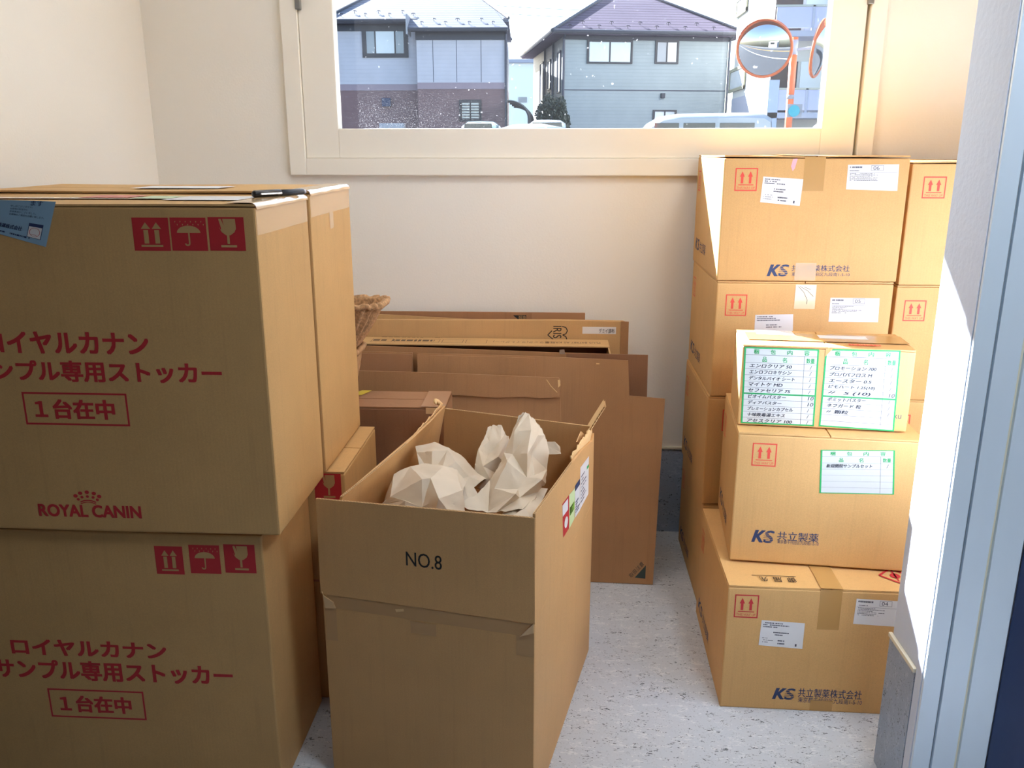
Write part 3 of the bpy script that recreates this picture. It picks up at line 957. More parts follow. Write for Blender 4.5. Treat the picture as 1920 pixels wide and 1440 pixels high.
pack_label(t3, ((1557, 558), (1649, 559), (1646, 604), (1553, 603)), 8, '05')
u0, v0, u1, v1 = t3.FR(1490, 536, 1529, 579)
tp = t3.put('tape', Flat().rect(u0, v0, u1, t3.h - 0.008, 2, 3), plain('clear_tape_end', (226, 200, 156), 0.18, coat=0.4), None, 2, label='clear tape end with a pen scribble')
sq = Flat().line([t3.F(*q) for q in ((1497, 537), (1507, 548), (1513, 562), (1512, 570))], 0.0012).line([t3.F(*q) for q in ((1500, 537), (1514, 545), (1525, 556))], 0.0012).line([t3.F(*q) for q in ((1508, 538), (1520, 543))], 0.0012)
t3.put('scribble', sq, M_BLACK, None, 3, tp)
way_up(rear[1], rear[1].FR(1354, 768, 1394, 808), M_RED2)
way_up(rear[0], rear[0].FR(1340, 960, 1380, 1000), M_RED2)

# second column behind the door jamb
names = ['lowest pale carton of the column in the right corner', 'second pale carton up in the right corner column, behind the jamb',
         'third pale carton up in the right corner column, left of the sunlit jamb', 'top pale carton of the right corner column, beside the jamb']
corner = []
for i in range(4):
    c = Carton('carton', names[i], (0.990 + (0.0, 0.004, 0.0, 0.002)[i], 2.572, i * 0.3535), 0, KW, KD, 0.3520, (M_KS2, M_KS)[i % 2], 'pale medicine cartons', seed=20 + i, lift=0.006 if i == 3 else 0.001)
    corner.append(c)
way_up(corner[3], corner[3].FR(1730, 331, 1773, 372), M_RED2)
way_up(corner[2], corner[2].FR(1694, 563, 1735, 602), M_RED2)
way_up(corner[1], corner[1].FR(1662, 777, 1705, 815), M_RED2)

# front stack
f1 = Carton('carton', 'pale carton on the floor at bottom right, numbered 04, front of the stack', (0.441, 2.014, 0), radians(-1.0), 0.520, 0.490, 0.3625, M_KS, 'pale medicine cartons', seed=30, lift=0.004)
ks_side(f1)
way_up(f1, f1.FR(1377, 1115, 1422, 1158), M_RED)
ship_label(f1, ((1428, 1162), (1509, 1168), (1504, 1216), (1422, 1209)), 11)
pack_label(f1, ((1606, 1122), (1702, 1128), (1698, 1176), (1599, 1169)), 12, '04')
tape_front(f1, 1531, 1572, 1180, M_TAPE, label='brown tape over the front edge')
ks_logo(f1, f1.FR(1448, 1290, 1492, 1311), f1.FR(1496, 1292, 1616, 1309), f1.FR(1496, 1309, 1616, 1319), '共立製薬株式会社')
u0, v0, u1, v1 = f1.FR(1518, 1313, 1560, 1335)
f1.put('tape', Flat().rect(u0, 0.003, u1, v1, 2, 2), M_TAPE, None, 2)
a = f1.T(1409, 1079); b = f1.T(1493, 1085)
tt = Flat()
for i, ch in enumerate('御届先'):
    x = b[0] - 0.025 - i * 0.036
    tt.text(ch, x, a[1] - 0.006 - 0.028, x + 0.022, a[1] - 0.008, 0.01, rot=180)
tt.rect(a[0], a[1] - 0.003, b[0], a[1] - 0.0005)
f1.put('printed_text', tt, M_BLACK, f1.top, 1)
cx, cy = f1.T(1678, 1081)
dm = Flat().line([(cx - 0.04, cy), (cx, cy - 0.04), (cx + 0.04, cy), (cx, cy + 0.04), (cx - 0.04, cy)], 0.006)
dm.disc(cx, cy, 0.013).rect(cx - 0.002, cy - 0.03, cx + 0.002, cy + 0.03)
f1.put('printed_mark', dm, M_RED, f1.top, 1)

f2 = Carton('carton', 'pale carton under the small list carton, one green list on its front', (0.466, 2.146, 0.3690), radians(-5.2), 0.462, 0.375, 0.366, M_KS, 'pale medicine cartons', seed=31, lift=0.001)
way_up(f2, f2.FR(1410, 831, 1456, 874), M_RED2)
form_label(f2, ((1539, 843), (1678, 844), (1676, 927), (1536, 924)), ['新規開院サンプルセット', '', '', '', ''], ['/', '', '', '', ''], [])
ks_logo(f2, f2.FR(1409, 994, 1453, 1017), f2.FR(1457, 998, 1535, 1015), f2.FR(1457, 1014, 1535, 1021), '共立製薬')
ks_side(f2)

f3 = Carton('carton', 'small pale carton with two green ruled handwritten lists, half sunlit lid', (0.473, 2.203, 0.7385), radians(-5.5), 0.428, 0.198, 0.218, M_KS, None, seed=32, lift=0.001)
form_label(f3, ((1396, 650), (1536, 655), (1526, 799), (1389, 793)),
           ['エンロクリア 50', 'エンロフロキサシン', 'デンタルバイオ シート', 'マイトケ MD', 'セファセリア 75', 'ビオイムバスター', 'ディアバスター', 'プレミーションカプセル', '十味敗毒湯エキス', 'アセスクリア 100'],
           ['/', '/', '/', '/', '/', '10', '10', '/', '/', '/'], [5])
form_label(f3, ((1548, 654), (1689, 657), (1676, 809), (1535, 799)),
           ['プロモーション 700', 'プロパパフロス M', 'エースター 0.5', 'ピモハート 1.25(10)', '〃  5 (10)', 'ボミットバスター', 'ネフガード 粒', '〃 顆粒', '', ''],
           ['/', '/', '/', '/', '10', '/', '/', '/', '', ''], [5], cut=True)
r = f3.FR(1676, 774, 1690, 785)
f3.put('printed_text', Flat().text('ku', *r), M_GREY)
f3.put('lid_label', Flat().rect(0.05, 0.13, 0.15, 0.185, 2, 2), M_LABEL, f3.top, 2, label='white slip on the lid')
f3.put('lid_label', Flat().rect(0.21, 0.10, 0.335, 0.14, 2, 2), M_LABEL, f3.top, 2, label='white slip on the lid')
f3.put('tape', Flat().rect(0.02, 0.06, 0.428, 0.155, 4, 2), M_TAPE, f3.top, 1)
f3.put('printed_text', Flat().scribble(0.27, 0.018, 0.405, 0.04, 1, 3, 1.0, 0.8), M_RED2, f3.top, 2)

# ================================================================== the open carton in the middle
ob = Carton.__new__(Carton)
ob.loc, ob.rz, ob.w, ob.d, ob.h, ob.b, ob.hb = Vector((-0.5296, 1.7035, 0)), radians(-12.2), 0.494, 0.680, 0.481, 0.0, 0.481
ob.R = Matrix.Rotation(ob.rz, 3, 'Z')
ob.root = thing('open_carton', 'open brown carton with flaps up, NO.8 on its front, full of crumpled paper', 'box', ob.loc, ob.rz)
W8, D8, H8, T8 = ob.w, ob.d, ob.h, 0.006
boxes('body', [((0, 0, 0.001), (W8, T8, H8)), ((0, D8 - T8, 0.001), (W8, D8, H8)), ((0, T8, 0.001), (T8, D8 - T8, H8)),
               ((W8 - T8, T8, 0.001), (W8, D8 - T8, H8)), ((T8, T8, 0.001), (W8 - T8, D8 - T8, 0.008))], M_NO8, ob.root, bevel=0.0012)
def corr_edge(parent, f, L, flutes, mat_core=M_CORE):
    "cut edge of corrugated board: two liners and the wavy flute; f(u, v) with v across the board"
    core = Flat().rect(0, 0, L, 1, 12, 1)
    core.put('board_core', lambda u, v, l: f(u, v, l), M_CORE, parent, 1)
    k = Flat().rect(0, 0, L, 0.14, 12, 1).rect(0, 0.86, L, 1, 12, 1)
    n = int(L / 0.0075)
    pts = [(L * i / (2 * n), 0.12 if i % 2 else 0.88) for i in range(2 * n + 1)]
    for (a, b), (c_, d_) in zip(pts, pts[1:]):
        k.poly([(a, b), (a + 0.0012, b), (c_ + 0.0012, d_), (c_, d_)])
    k.put('board_flute', lambda u, v, l: f(u, v, l), M_EDGE, parent, 2)

def flap(name, pts, f0, f1, mat, label=None):
    bm = bmesh.new(); prism(bm, pts, f0, f1)
    o = from_bm(name, bm, mat, ob.root)
    if label: o['label'] = label
    return o
zL, zR = ob.F(593, 935)[1], ob.F(999, 971)[1]
ff = flap('flap', [(-0.003, H8 + 0.0005), (W8 + 0.001, H8 + 0.003), (W8 - 0.001, zR), (0.0, zL)], lambda u, v: (u, -0.002, v), lambda u, v: (u, 0.0035, v), M_NO8)
corr_edge(ff, lambda u, v, l: (u, -0.002 + 0.0055 * v, zL + (zR - zL) * u / W8 + l), W8 - 0.001, 60)
# left flap leans inwards
def lf(u, v, off): k = max(0, v - H8) / 0.24; return (T8 * 0.5 + off + 0.052 * k + 0.006 * sin(u * 5), u, v)
pl = [(0.004, H8 + 0.001), (D8 - 0.004, H8 + 0.001), (D8 - 0.012, 0.733), (D8 * 0.8, 0.724), (D8 * 0.5, 0.720), (0.012, 0.716)]
lo = flap('flap', pl, lambda u, v: lf(u, v, -0.003), lambda u, v: lf(u, v, 0.003), M_NO8)
corr_edge(lo, lambda u, v, l: (lf(u + 0.012, 0.718 + 0.008 * (u / D8) ** 2, -0.003 + 0.006 * v)[0], u + 0.012, 0.7175 + 0.010 * (u / D8) ** 2 + l), D8 * 0.62, 60)
rd = random.Random(3)
rag = [(D8 - 0.006, 0.70)] + [(D8 - 0.006 - 0.016 * i, 0.742 - 0.0017 * i + rd.uniform(-0.005, 0.004)) for i in range(20)] + [(D8 - 0.33, 0.700)]
flap('torn_edge', rag, lambda u, v: lf(u, v, -0.010 - 0.05 * max(0, v - 0.72)), lambda u, v: lf(u, v, -0.007 - 0.05 * max(0, v - 0.72)), M_EDGE, 'pale torn paper along the left flap edge')
bmc = bmesh.new()
curl = [(lf(D8 - 0.010 - 0.05 * t, 0.735 + 0.020 * sin(t * 2.2), -0.012 - 0.012 * sin(t * 3))) for t in (0, 0.25, 0.5, 0.75, 1)]
tube(bmc, curl, [0.006, 0.008, 0.007, 0.005, 0.002], 7)
from_bm('torn_curl', bmc, M_EDGE, ob.root, smooth=True)
# back flap
bk = flap('flap', [(0.045, H8 + 0.001), (W8 - 0.002, H8 + 0.001), (W8 - 0.014, 0.706), (W8 * 0.55, 0.7135), (0.052, 0.722)], lambda u, v: (u, D8 - 0.006, v), lambda u, v: (u, D8, v), M_IN)
corr_edge(bk, lambda u, v, l: (u + 0.052, D8 - 0.006 + 0.006 * v, 0.722 - 0.0165 * u / (W8 - 0.066) + l), W8 - 0.066, 60)
# right flap with the torn rear corner
pr = [(0.004, H8 + 0.001), (D8 - 0.001, H8 + 0.001)] + [ob.Rt(*q) for q in ((1114, 812), (1111, 826), (1100, 836), (1090, 846), (1075, 866), (1000, 971))]
pr = [(min(max(u, 0.001), D8), v) for u, v in pr]
rf = flap('flap', pr, lambda u, v: (W8 - 0.006, u, v), lambda u, v: (W8, u, v), M_NO8)
za, zb = pr[-1][1], pr[-2][1]; ya, yb = pr[-1][0], pr[-2][0]
corr_edge(rf, lambda u, v, l: (W8 - 0.006 + 0.006 * v, ya + u, za + (zb - za) * u / (yb - ya) + l), (yb - ya) * 0.98, 60)
rag = [(D8 * 0.60, 0.69)] + [(D8 * (0.60 + 0.40 * i / 18), 0.712 - 0.014 * i / 18 + rd.uniform(-0.004, 0.006)) for i in range(19)] + [(D8, 0.67)]
flap('torn_edge', rag, lambda u, v: (W8 - 0.009 - 0.2 * max(0, v - 0.69), u, v), lambda u, v: (W8 - 0.0063 - 0.2 * max(0, v - 0.69), u, v), M_EDGE, 'pale torn paper along the right flap edge')
# strip of torn board sticking up at the rear corner, cut flutes showing
p0, p1, p2 = Vector((W8 - 0.018, D8 - 0.03, 0.690)), Vector((W8 + 0.002, D8 + 0.008, 0.728)), Vector((W8 + 0.024, D8 + 0.010, 0.766))
def strip_pt(t): return p0 * (1 - t) ** 2 + p1 * 2 * t * (1 - t) + p2 * t * t
bm = bmesh.new()
for sgn in (0, 1):
    pts = [strip_pt(t / 8) + Vector((0.0045 * sgn, -0.004 * sgn, -0.001 * sgn)) for t in range(9)]
    rows = [(bm.verts.new(p), bm.verts.new(p + Vector((0.001, 0, -0.0006))), bm.verts.new(p + Vector((-0.012, 0.055, 0.0)))) for p in pts]
    for a, b in zip(rows, rows[1:]):
        bm.faces.new((a[0], b[0], b[2], a[2])); bm.faces.new((a[1], a[0], b[0], b[1]))
from_bm('torn_strip', bm, M_EDGE, ob.root)
bm = bmesh.new()
for i in range(8):
    a = strip_pt(i / 8 + 0.01); b = strip_pt(i / 8 + 0.055)
    q = [a, b, b + Vector((0.0045, -0.004, -0.001)), a + Vector((0.0045, -0.004, -0.001))]
    vv = [bm.verts.new(p + Vector((0, 0.0008, 0))) for p in q]; bm.faces.new(vv)
from_bm('torn_flute', bm, M_CORE, ob.root)
bm = bmesh.new()
tr = [ob.Rt(*q) for q in ((1098, 826), (1106, 806), (1112, 812), (1110, 830))]
prism(bm, tr, lambda u, v: (W8 - 0.022, u - 0.02, v), lambda u, v: (W8 - 0.02, u - 0.018, v))
from_bm('torn_tab', bm, M_IN, ob.root)
# prints and tape
r = ob.FR(762, 1037, 829, 1064)
ob.put('printed_text', Flat().text('NO.8', r[0], r[1], r[2], r[3], 0.012), M_BLACK, lambda u, v, l: (u, -0.002 - l, v))
fold = lambda u: H8 + 0.001 + 0.003 * u / W8
tf = Flat()
n = 14
for i in range(n):
    u0, u1 = 0.012 + (W8 - 0.014) * i / n, 0.012 + (W8 - 0.014) * (i + 1) / n
    j0, j1 = 0.0025 * sin(i * 2.3), 0.0025 * sin((i + 1) * 2.3)
    tf.poly([(u0, fold(u0) - 0.034), (u1, fold(u1) - 0.034), (u1, fold(u1) - 0.002 + j1), (u0, fold(u0) - 0.002 + j0)])
ob.put('tape', tf, plain('torn_tape', (190, 148, 98), 0.45), None, 1, label='torn strip of tape under the folded edge')
for x0, y0, x1, y1 in ((770, 1168, 818, 1190), (968, 1186, 1001, 1230), (611, 1135, 632, 1200)):
    ob.put('tape', Flat().rect(*ob.FR(x0, y0, x1, y1), 2, 2), plain('tape_patch', (192, 150, 100), 0.4), None, 2)
ob.put('bare_patch', Flat().poly([ob.F(*q) for q in ((741, 1142), (757, 1141), (758, 1146), (743, 1147))]), M_EDGE, None, 3)
for a in ([(605, 1108), (608, 1116), (626, 1128), (630, 1139), (612, 1139)], [(1001, 1168), (990, 1178), (976, 1192), (1001, 1186)]):
    bm = bmesh.new()
    prism(bm, [ob.F(*q) for q in a], lambda u, v: (u, -0.004, v), lambda u, v: (u, -0.001, v))
    from_bm('torn_tape_end', bm, M_TAPE_C, ob.root)
stk_px = [('transport_sticker', ((1054, 945), (1067, 928), (1067, 990), (1056, 1008)), M_RED, 'red handling sticker'),
          ('transport_sticker', ((1067, 928), (1078, 915), (1077, 972), (1067, 992)), plain('green_sticker', (206, 226, 170), 0.4), 'green and white sticker'),
          ('transport_sticker', ((1078, 911), (1087, 897), (1087, 957), (1078, 971)), M_LABEL, 'white sticker with a blue head'),
          ('transport_sticker', ((1088, 877), (1104, 855), (1103, 926), (1087, 956)), M_LABEL, 'white address slip')]
for i, (nm, q, m_, lb) in enumerate(stk_px):
    P = [ob.Rt(*p) for p in q]
    def sm(u, v, P=P):
        a = [P[3][i] * (1 - u) + P[2][i] * u for i in (0, 1)]; b = [P[0][i] * (1 - u) + P[1][i] * u for i in (0, 1)]
        return tuple(a[i] * (1 - v) + b[i] * v for i in (0, 1))
    s_ = ob.put(nm, Flat().rect(0, 0, 1, 1).xform(sm), m_, ob.right, 1, label=lb)
    if i == 0:
        ob.put('sticker_field', Flat().rect(0, 0.62, 0.8, 0.95).disc(0.5, 0.32, 0.28, 0.16).xform(sm), M_LABEL, ob.right, 2, s_)
    elif i == 1:
        ob.put('sticker_print', Flat().rect(0.1, 0.35, 0.9, 0.6).xform(sm), plain('leaf_green', (120, 170, 60), 0.5), ob.right, 2, s_)
        ob.put('sticker_print', Flat().scribble(0.1, 0.36, 0.9, 0.6, 4, 4, 0.9, 0.7).xform(sm), M_BLACK, ob.right, 3, s_)
    elif i == 2:
        ob.put('sticker_print', Flat().rect(0, 0.82, 1, 1).scribble(0.1, 0.1, 0.95, 0.5, 5, 9, 0.9, 0.6).xform(sm), M_NAVY, ob.right, 2, s_)
    else:
        ob.put('sticker_print', Flat().rect(0.75, 0.72, 1, 0.80).xform(sm), M_GREEN, ob.right, 2, s_)
        ob.put('sticker_print', Flat().scribble(0.1, 0.1, 0.7, 0.8, 8, 12, 0.8, 0.4).xform(sm), M_GREY, ob.right, 2, s_)

# ------------------------------------------------------------------ crumpled packing paper
def catmull(P, t):
    n = len(P) - 1
    x = min(max(t, 0), 1) * n
    i = min(int(x), n - 1); f = x - i
    p0 = P[max(i - 1, 0)]; p1 = P[i]; p2 = P[i + 1]; p3 = P[min(i + 2, n)]
    return 0.5 * ((2 * p1) + (p2 - p0) * f + (2 * p0 - 5 * p1 + 4 * p2 - p3) * f * f + (3 * p1 - p0 - 3 * p2 + p3) * f ** 3)
def paper(label, rows, seed, amp=0.016, nu=6, nv=6, ragged=()):
    "a sheet crumpled into flat facets: jittered coarse triangles, then finely subdivided"
    rd = random.Random(seed)
    R = [[at(*p) for p in row] for row in rows]
    def base(u, v): return catmull([catmull(r, u) for r in R], v)
    bm = bmesh.new()
    V = []
    for j in range(nv + 1):
        row = []
        for i in range(nu + 1):
            ju = rd.uniform(-0.33, 0.33) if 0 < i < nu else 0
            jv = rd.uniform(-0.33, 0.33) if 0 < j < nv else 0
            u, v = (i + ju) / nu, (j + jv) / nv
            p = base(u, v)
            e = 0.015
            du = base(min(1, u + e), v) - base(max(0, u - e), v)
            dv = base(u, min(1, v + e)) - base(u, max(0, v - e))
            n_ = du.cross(dv)
            n_ = n_.normalized() if n_.length > 1e-9 else Vector((0, -1, 0))
            k = 1.0 if (0 < i < nu and 0 < j < nv) else 0.45
            row.append(bm.verts.new(p + n_ * rd.choice((-1, 1)) * rd.uniform(0.25, 1.0) * amp * k))
        V.append(row)
    for j in range(nv):
        for i in range(nu):
            a, b, c_, d = V[j][i], V[j][i + 1], V[j + 1][i + 1], V[j + 1][i]
            if rd.random() < 0.5:
                bm.faces.new((a, b, c_)); bm.faces.new((a, c_, d))
            else:
                bm.faces.new((a, b, d)); bm.faces.new((b, c_, d))
    bmesh.ops.subdivide_edges(bm, edges=bm.edges[:], cuts=5, use_grid_fill=True)
    bm.normal_update()
    for v in bm.verts:
        q = v.co * 28 + Vector((seed, 0, 0))
        v.co += v.normal * (0.0035 * noise.noise(q) + 0.0012 * noise.noise(q * 3.1))
        if v.is_boundary and ragged:
            v.co.z += rd.uniform(-0.0025, 0.0025)
    o = from_bm('packing_paper', bm, M_PAPER, smooth=True)
    sd = o.modifiers.new('thick', 'SOLIDIFY'); sd.thickness = 0.0006
    es = o.modifiers.new('crease', 'EDGE_SPLIT'); es.split_angle = radians(20)
    return tag(o, label, 'paper', 'crumpled paper in the open carton')
paper('crumpled white paper mound at the left front inside the open carton', [
    [(722, 930, 1.95), (765, 884, 2.0), (810, 870, 2.02), (850, 880, 2.0), (870, 905, 1.98)],
    [(714, 944, 1.86), (750, 908, 1.86), (800, 893, 1.86), (842, 905, 1.84), (862, 930, 1.84)],
    [(730, 960, 1.80), (770, 940, 1.78), (815, 935, 1.765), (845, 926, 1.77), (868, 955, 1.80)],
    [(750, 990, 1.77), (780, 990, 1.74), (815, 985, 1.73), (850, 980, 1.73), (885, 990, 1.77)]], 11, 0.022, 5, 4)
paper('crumpled white paper band at upper left in the open carton, running down right', [
    [(779, 833, 2.10), (815, 833, 2.12), (850, 848, 2.12), (885, 875, 2.10), (912, 898, 2.08)],
    [(781, 850, 2.05), (810, 852, 2.02), (845, 868, 2.0), (878, 893, 2.0), (905, 905, 2.0)],
    [(783, 872, 2.0), (812, 882, 1.97), (845, 892, 1.95), (870, 905, 1.94), (890, 915, 1.95)],
    [(800, 905, 1.95), (830, 915, 1.92), (860, 935, 1.9), (880, 945, 1.9), (905, 950, 1.92)]], 5, 0.017, 5, 3)
paper('pointed paper fin standing behind the tallest sheet in the open carton', [
    [(916, 799, 2.2), (928, 796, 2.21), (938, 800, 2.21), (948, 812, 2.2)],
    [(905, 825, 2.17), (920, 825, 2.16), (940, 828, 2.16), (955, 832, 2.17)],
    [(893, 862, 2.12), (912, 870, 2.11), (935, 872, 2.11), (955, 868, 2.13)],
    [(886, 910, 2.08), (910, 920, 2.06), (935, 920, 2.06), (955, 915, 2.08)]], 23, 0.013, 3, 4, ragged=(0,))
paper('tallest crumpled sheet of paper rising at the right in the open carton', [
    [(972, 778, 2.12), (984, 777, 2.13), (1000, 788, 2.13), (1011, 800, 2.12)],
    [(955, 815, 2.08), (975, 818, 2.05), (1000, 822, 2.05), (1020, 830, 2.09)],
    [(942, 855, 2.03), (970, 858, 1.99), (1000, 862, 1.98), (1030, 868, 2.06)],
    [(920, 895, 1.98), (955, 900, 1.93), (995, 898, 1.92), (1023, 903, 2.0)],
    [(895, 930, 1.93), (935, 940, 1.87), (985, 928, 1.87), (1016, 915, 1.95)],
    [(858, 942, 1.88), (905, 962, 1.82), (960, 958, 1.82), (1000, 938, 1.90)]], 31, 0.020, 4, 6, ragged=(0,))
paper('small paper corner sticking out behind the tallest sheet', [
    [(1018, 828, 2.17), (1035, 824, 2.17), (1050, 838, 2.17)],
    [(1020, 852, 2.15), (1038, 852, 2.15), (1052, 851, 2.15)]], 41, 0.003, 2, 2)
paper('low sheet of paper at the right front corner inside the open carton', [
    [(978, 925, 1.93), (1000, 918, 1.95), (1026, 920, 1.97)],
    [(950, 950, 1.85), (985, 945, 1.85), (1015, 940, 1.88)],
    [(925, 985, 1.78), (960, 985, 1.76), (1000, 985, 1.78)]], 52, 0.013, 3, 3)

# ================================================================== taped brown carton and moulded pulp trays behind
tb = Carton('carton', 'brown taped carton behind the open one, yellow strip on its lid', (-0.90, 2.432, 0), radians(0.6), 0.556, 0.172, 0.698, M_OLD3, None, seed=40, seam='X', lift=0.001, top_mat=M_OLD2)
tb.put('tape', Flat().rect(tb.w - 0.075, 0.0, tb.w - 0.002, tb.d, 3, 3), M_TAPE_OLD, tb.top, 1, label='brown tape over the lid end')
tb.put('tape', Flat().rect(0.004, tb.h - 0.06, tb.d - 0.004, tb.h - 0.002, 3, 3), M_TAPE_OLD, tb.right, 1)
tb.put('shiny_tape', Flat().rect(tb.w - 0.06, tb.h - 0.02, tb.w - 0.004, tb.h - 0.001, 3, 2), M_TAPE_C, None, 1)
a, b = tb.T(676, 742), tb.T(694, 729)
tb.put('yellow_strip', Flat().poly([(a[0] - 0.03, a[1]), (a[0] + 0.004, a[1]), (b[0] + 0.012, tb.d - 0.002), (b[0] - 0.02, tb.d - 0.002)]), plain('yellow_tape', (214, 190, 50), 0.4), tb.top, 2, label='yellow strip across the lid')

def pulp_tray(label, z0, z1, cx, cy, hx0, hx1, hy0, hy1, mat, flutes=9, thick=0.005):
    "tapering moulded pulp tub: fluted wall, rolled scalloped rim, open top"
    t = thing('pulp_tray', label, 'tray', (cx, cy, z0), 0, 'moulded pulp trays')
    n, m = 144, 14
    H = z1 - z0
    def ring(k, off):
        pts = []
        f = k
        hx, hy = hx0 + (hx1 - hx0) * f, hy0 + (hy1 - hy0) * f
        for i in range(n):
            a = 2 * pi * i / n
            e = 0.35
            c_, s_ = cos(a), sin(a)
            x = math.copysign(abs(c_) ** e, c_) * hx; y = math.copysign(abs(s_) ** e, s_) * hy
            fl = 1 + 0.05 * cos(a * flutes * 2) * (0.4 + 0.6 * (1 - abs(2 * f - 1)))
            d = Vector((x, y, 0))
            nz = noise.noise(Vector((x * 60, y * 60, f * 20 + z0 * 50))) * 0.0018
            d = d * fl + d.normalized() * (off + nz)
            pts.append(Vector((d.x, d.y, H * f)))
        return pts
    bm = bmesh.new()
    rings = [ring(k / m, 0) for k in range(m + 1)]
    inner = [ring(k / m, -thick) for k in range(m, 0, -1)]
    allr = [[bm.verts.new(p) for p in r] for r in rings + inner]
    for A, B in zip(allr, allr[1:]):
        for i in range(n):
            bm.faces.new((A[i], A[(i + 1) % n], B[(i + 1) % n], B[i]))
    bm.faces.new(list(reversed(allr[0]))); bm.faces.new(allr[-1])
    bmesh.ops.recalc_face_normals(bm, faces=bm.faces[:])
    from_bm('tub', bm, mat, t, smooth=True)
    bm = bmesh.new()
    rg = ring(1.0, 0.004)
    loop = [p + Vector((0, 0, -0.006 + 0.0035 * cos(2 * pi * i / n * flutes * 2))) for i, p in enumerate(rg)]
    sec = [(-0.007, -0.006), (0.004, -0.009), (0.007, 0.0), (0.004, 0.008), (-0.007, 0.008)]
    R_ = []
    for p in loop:
        o_ = Vector((p.x, p.y, 0)).normalized()
        R_.append([bm.verts.new(p + o_ * a + Vector((0, 0, b))) for a, b in sec])
    for i in range(n):
        A, B = R_[i], R_[(i + 1) % n]
        for k in range(len(sec)):
            bm.faces.new((A[k], B[k], B[(k + 1) % len(sec)], A[(k + 1) % len(sec)]))
    bmesh.ops.recalc_face_normals(bm, faces=bm.faces[:])
    from_bm('rim', bm, mat, t, smooth=True)
    return t
pulp_tray('lower smooth moulded pulp tray standing on the taped carton', 0.7035, 0.862, -0.735, 2.518, 0.085, 0.118, 0.055, 0.072, M_PULP2)
pulp_tray('upper rough moulded pulp tray with scalloped rim, on the lower tray', 0.8685, 1.005, -0.730, 2.525, 0.112, 0.192, 0.062, 0.080, M_PULP)

# ================================================================== flattened cartons leaning on the back wall
class Panel(Carton):
    def __init__(s, label, X, Y, rz, lean, name='flattened_carton', group='flattened cartons along the back wall', cat='cardboard'):
        s.loc, s.rz, s.b, s.w, s.hb = Vector((X, Y, 0.0)), rz, 0, 1, 1
        s.root = thing(name, label, cat, s.loc, rz, group)
        s.root.rotation_euler = (-lean, 0, rz)
        s.R = Matrix.Rotation(rz, 3, 'Z') @ Matrix.Rotation(-lean, 3, 'X')
    def sheet(s, name, pts, mat, y0=0.0, th=0.008, label=None):
        "pts: picture points, or ('z', x) for a corner on the floor line under picture column x"
        P = []
        for p in pts:
            P.append((s.F(p[1], p[2])[0], 0.002) if p[0] == 'z' else s.F(*p))
        bm = bmesh.new()
        prism(bm, P, lambda u, v: (u, y0, v), lambda u, v: (u, y0 + th, v))
        o = from_bm(name, bm, mat, s.root)
        if label: o['label'] = label
        return o
    def front(s, u, v, l): return (u, s.y - l, v)
    y = 0.0

# A rearmost
pa = Panel('rearmost flattened carton against the wall, black triangle print, taped end', 0, 3.078, 0, 0)
pa.sheet('board', [(640, 583), (1097, 587), (1096, 700), ('z', 1096, 700), ('z', 640, 700)], M_OLD2, 0, 0.008)
pa.put('tape', Flat().rect(*pa.FR(997, 587, 1096, 640), 4, 2), M_TAPE_OLD)
pa.put('printed_mark', Flat().poly([pa.F(*q) for q in ((962, 591), (987, 591), (986, 604), (975, 602))]), M_BLACK)
pa.put('printed_text', Flat().text('取扱', *pa.FR(972, 592, 986, 599), rot=180), M_OLD4, None, 2)
pa2 = Panel('thin slanting board edge between the rearmost flat carton and the long one', 0, 3.063, 0, 0)
pa2.sheet('board', [(640, 588), (725, 590), (923, 601), (923, 680), ('z', 923, 680), ('z', 640, 680)], M_OLD4, 0, 0.006)
# B long pale box with emblem and white label
pb = Panel('long pale flat carton with a black heart emblem and a white name label', 0, 3.030, 0, 0)
pb.sheet('board', [(640, 600), (1045, 601), (1168, 603), (1178, 607), (1174, 700), ('z', 1174, 700), ('z', 640, 700)], M_OLD4, 0, 0.024)
pb.sheet('end_flap', [(1164, 602), (1179, 603), (1176, 700), (1162, 700)], M_OLD, -0.004, 0.003)
pb.put('name_label', Flat().rect(*pb.FR(1092, 613, 1155, 626), 3, 2), M_LABEL, None, 1, label='white label with black name')
pb.put('printed_name', Flat().text('デミイ調布', *pb.FR(1123, 616, 1152, 625), 0.01), M_BLACK, None, 3)
pb.put('printed_emblem', Flat().text('IRIS', *pb.FR(1037, 611, 1053, 634), 0.01, rot=-90), M_BLACK)
def pq(*a): return [pb.F(*q) for q in a]
hl = Flat().line(pq((1054, 612), (1061, 614), (1064, 620), (1061, 626), (1055, 628), (1061, 631), (1063, 637), (1061, 641)), 0.0035)
hl.line(pq((1035, 620), (1027, 628), (1043, 641)), 0.0035)
pb.put('printed_emblem', hl, M_BLACK)
bt = Flat().scribble(*pb.FR(716, 634, 925, 642), 1, 21, 0.85, 0.9)
pb.put('printed_text', bt, M_BLACK)
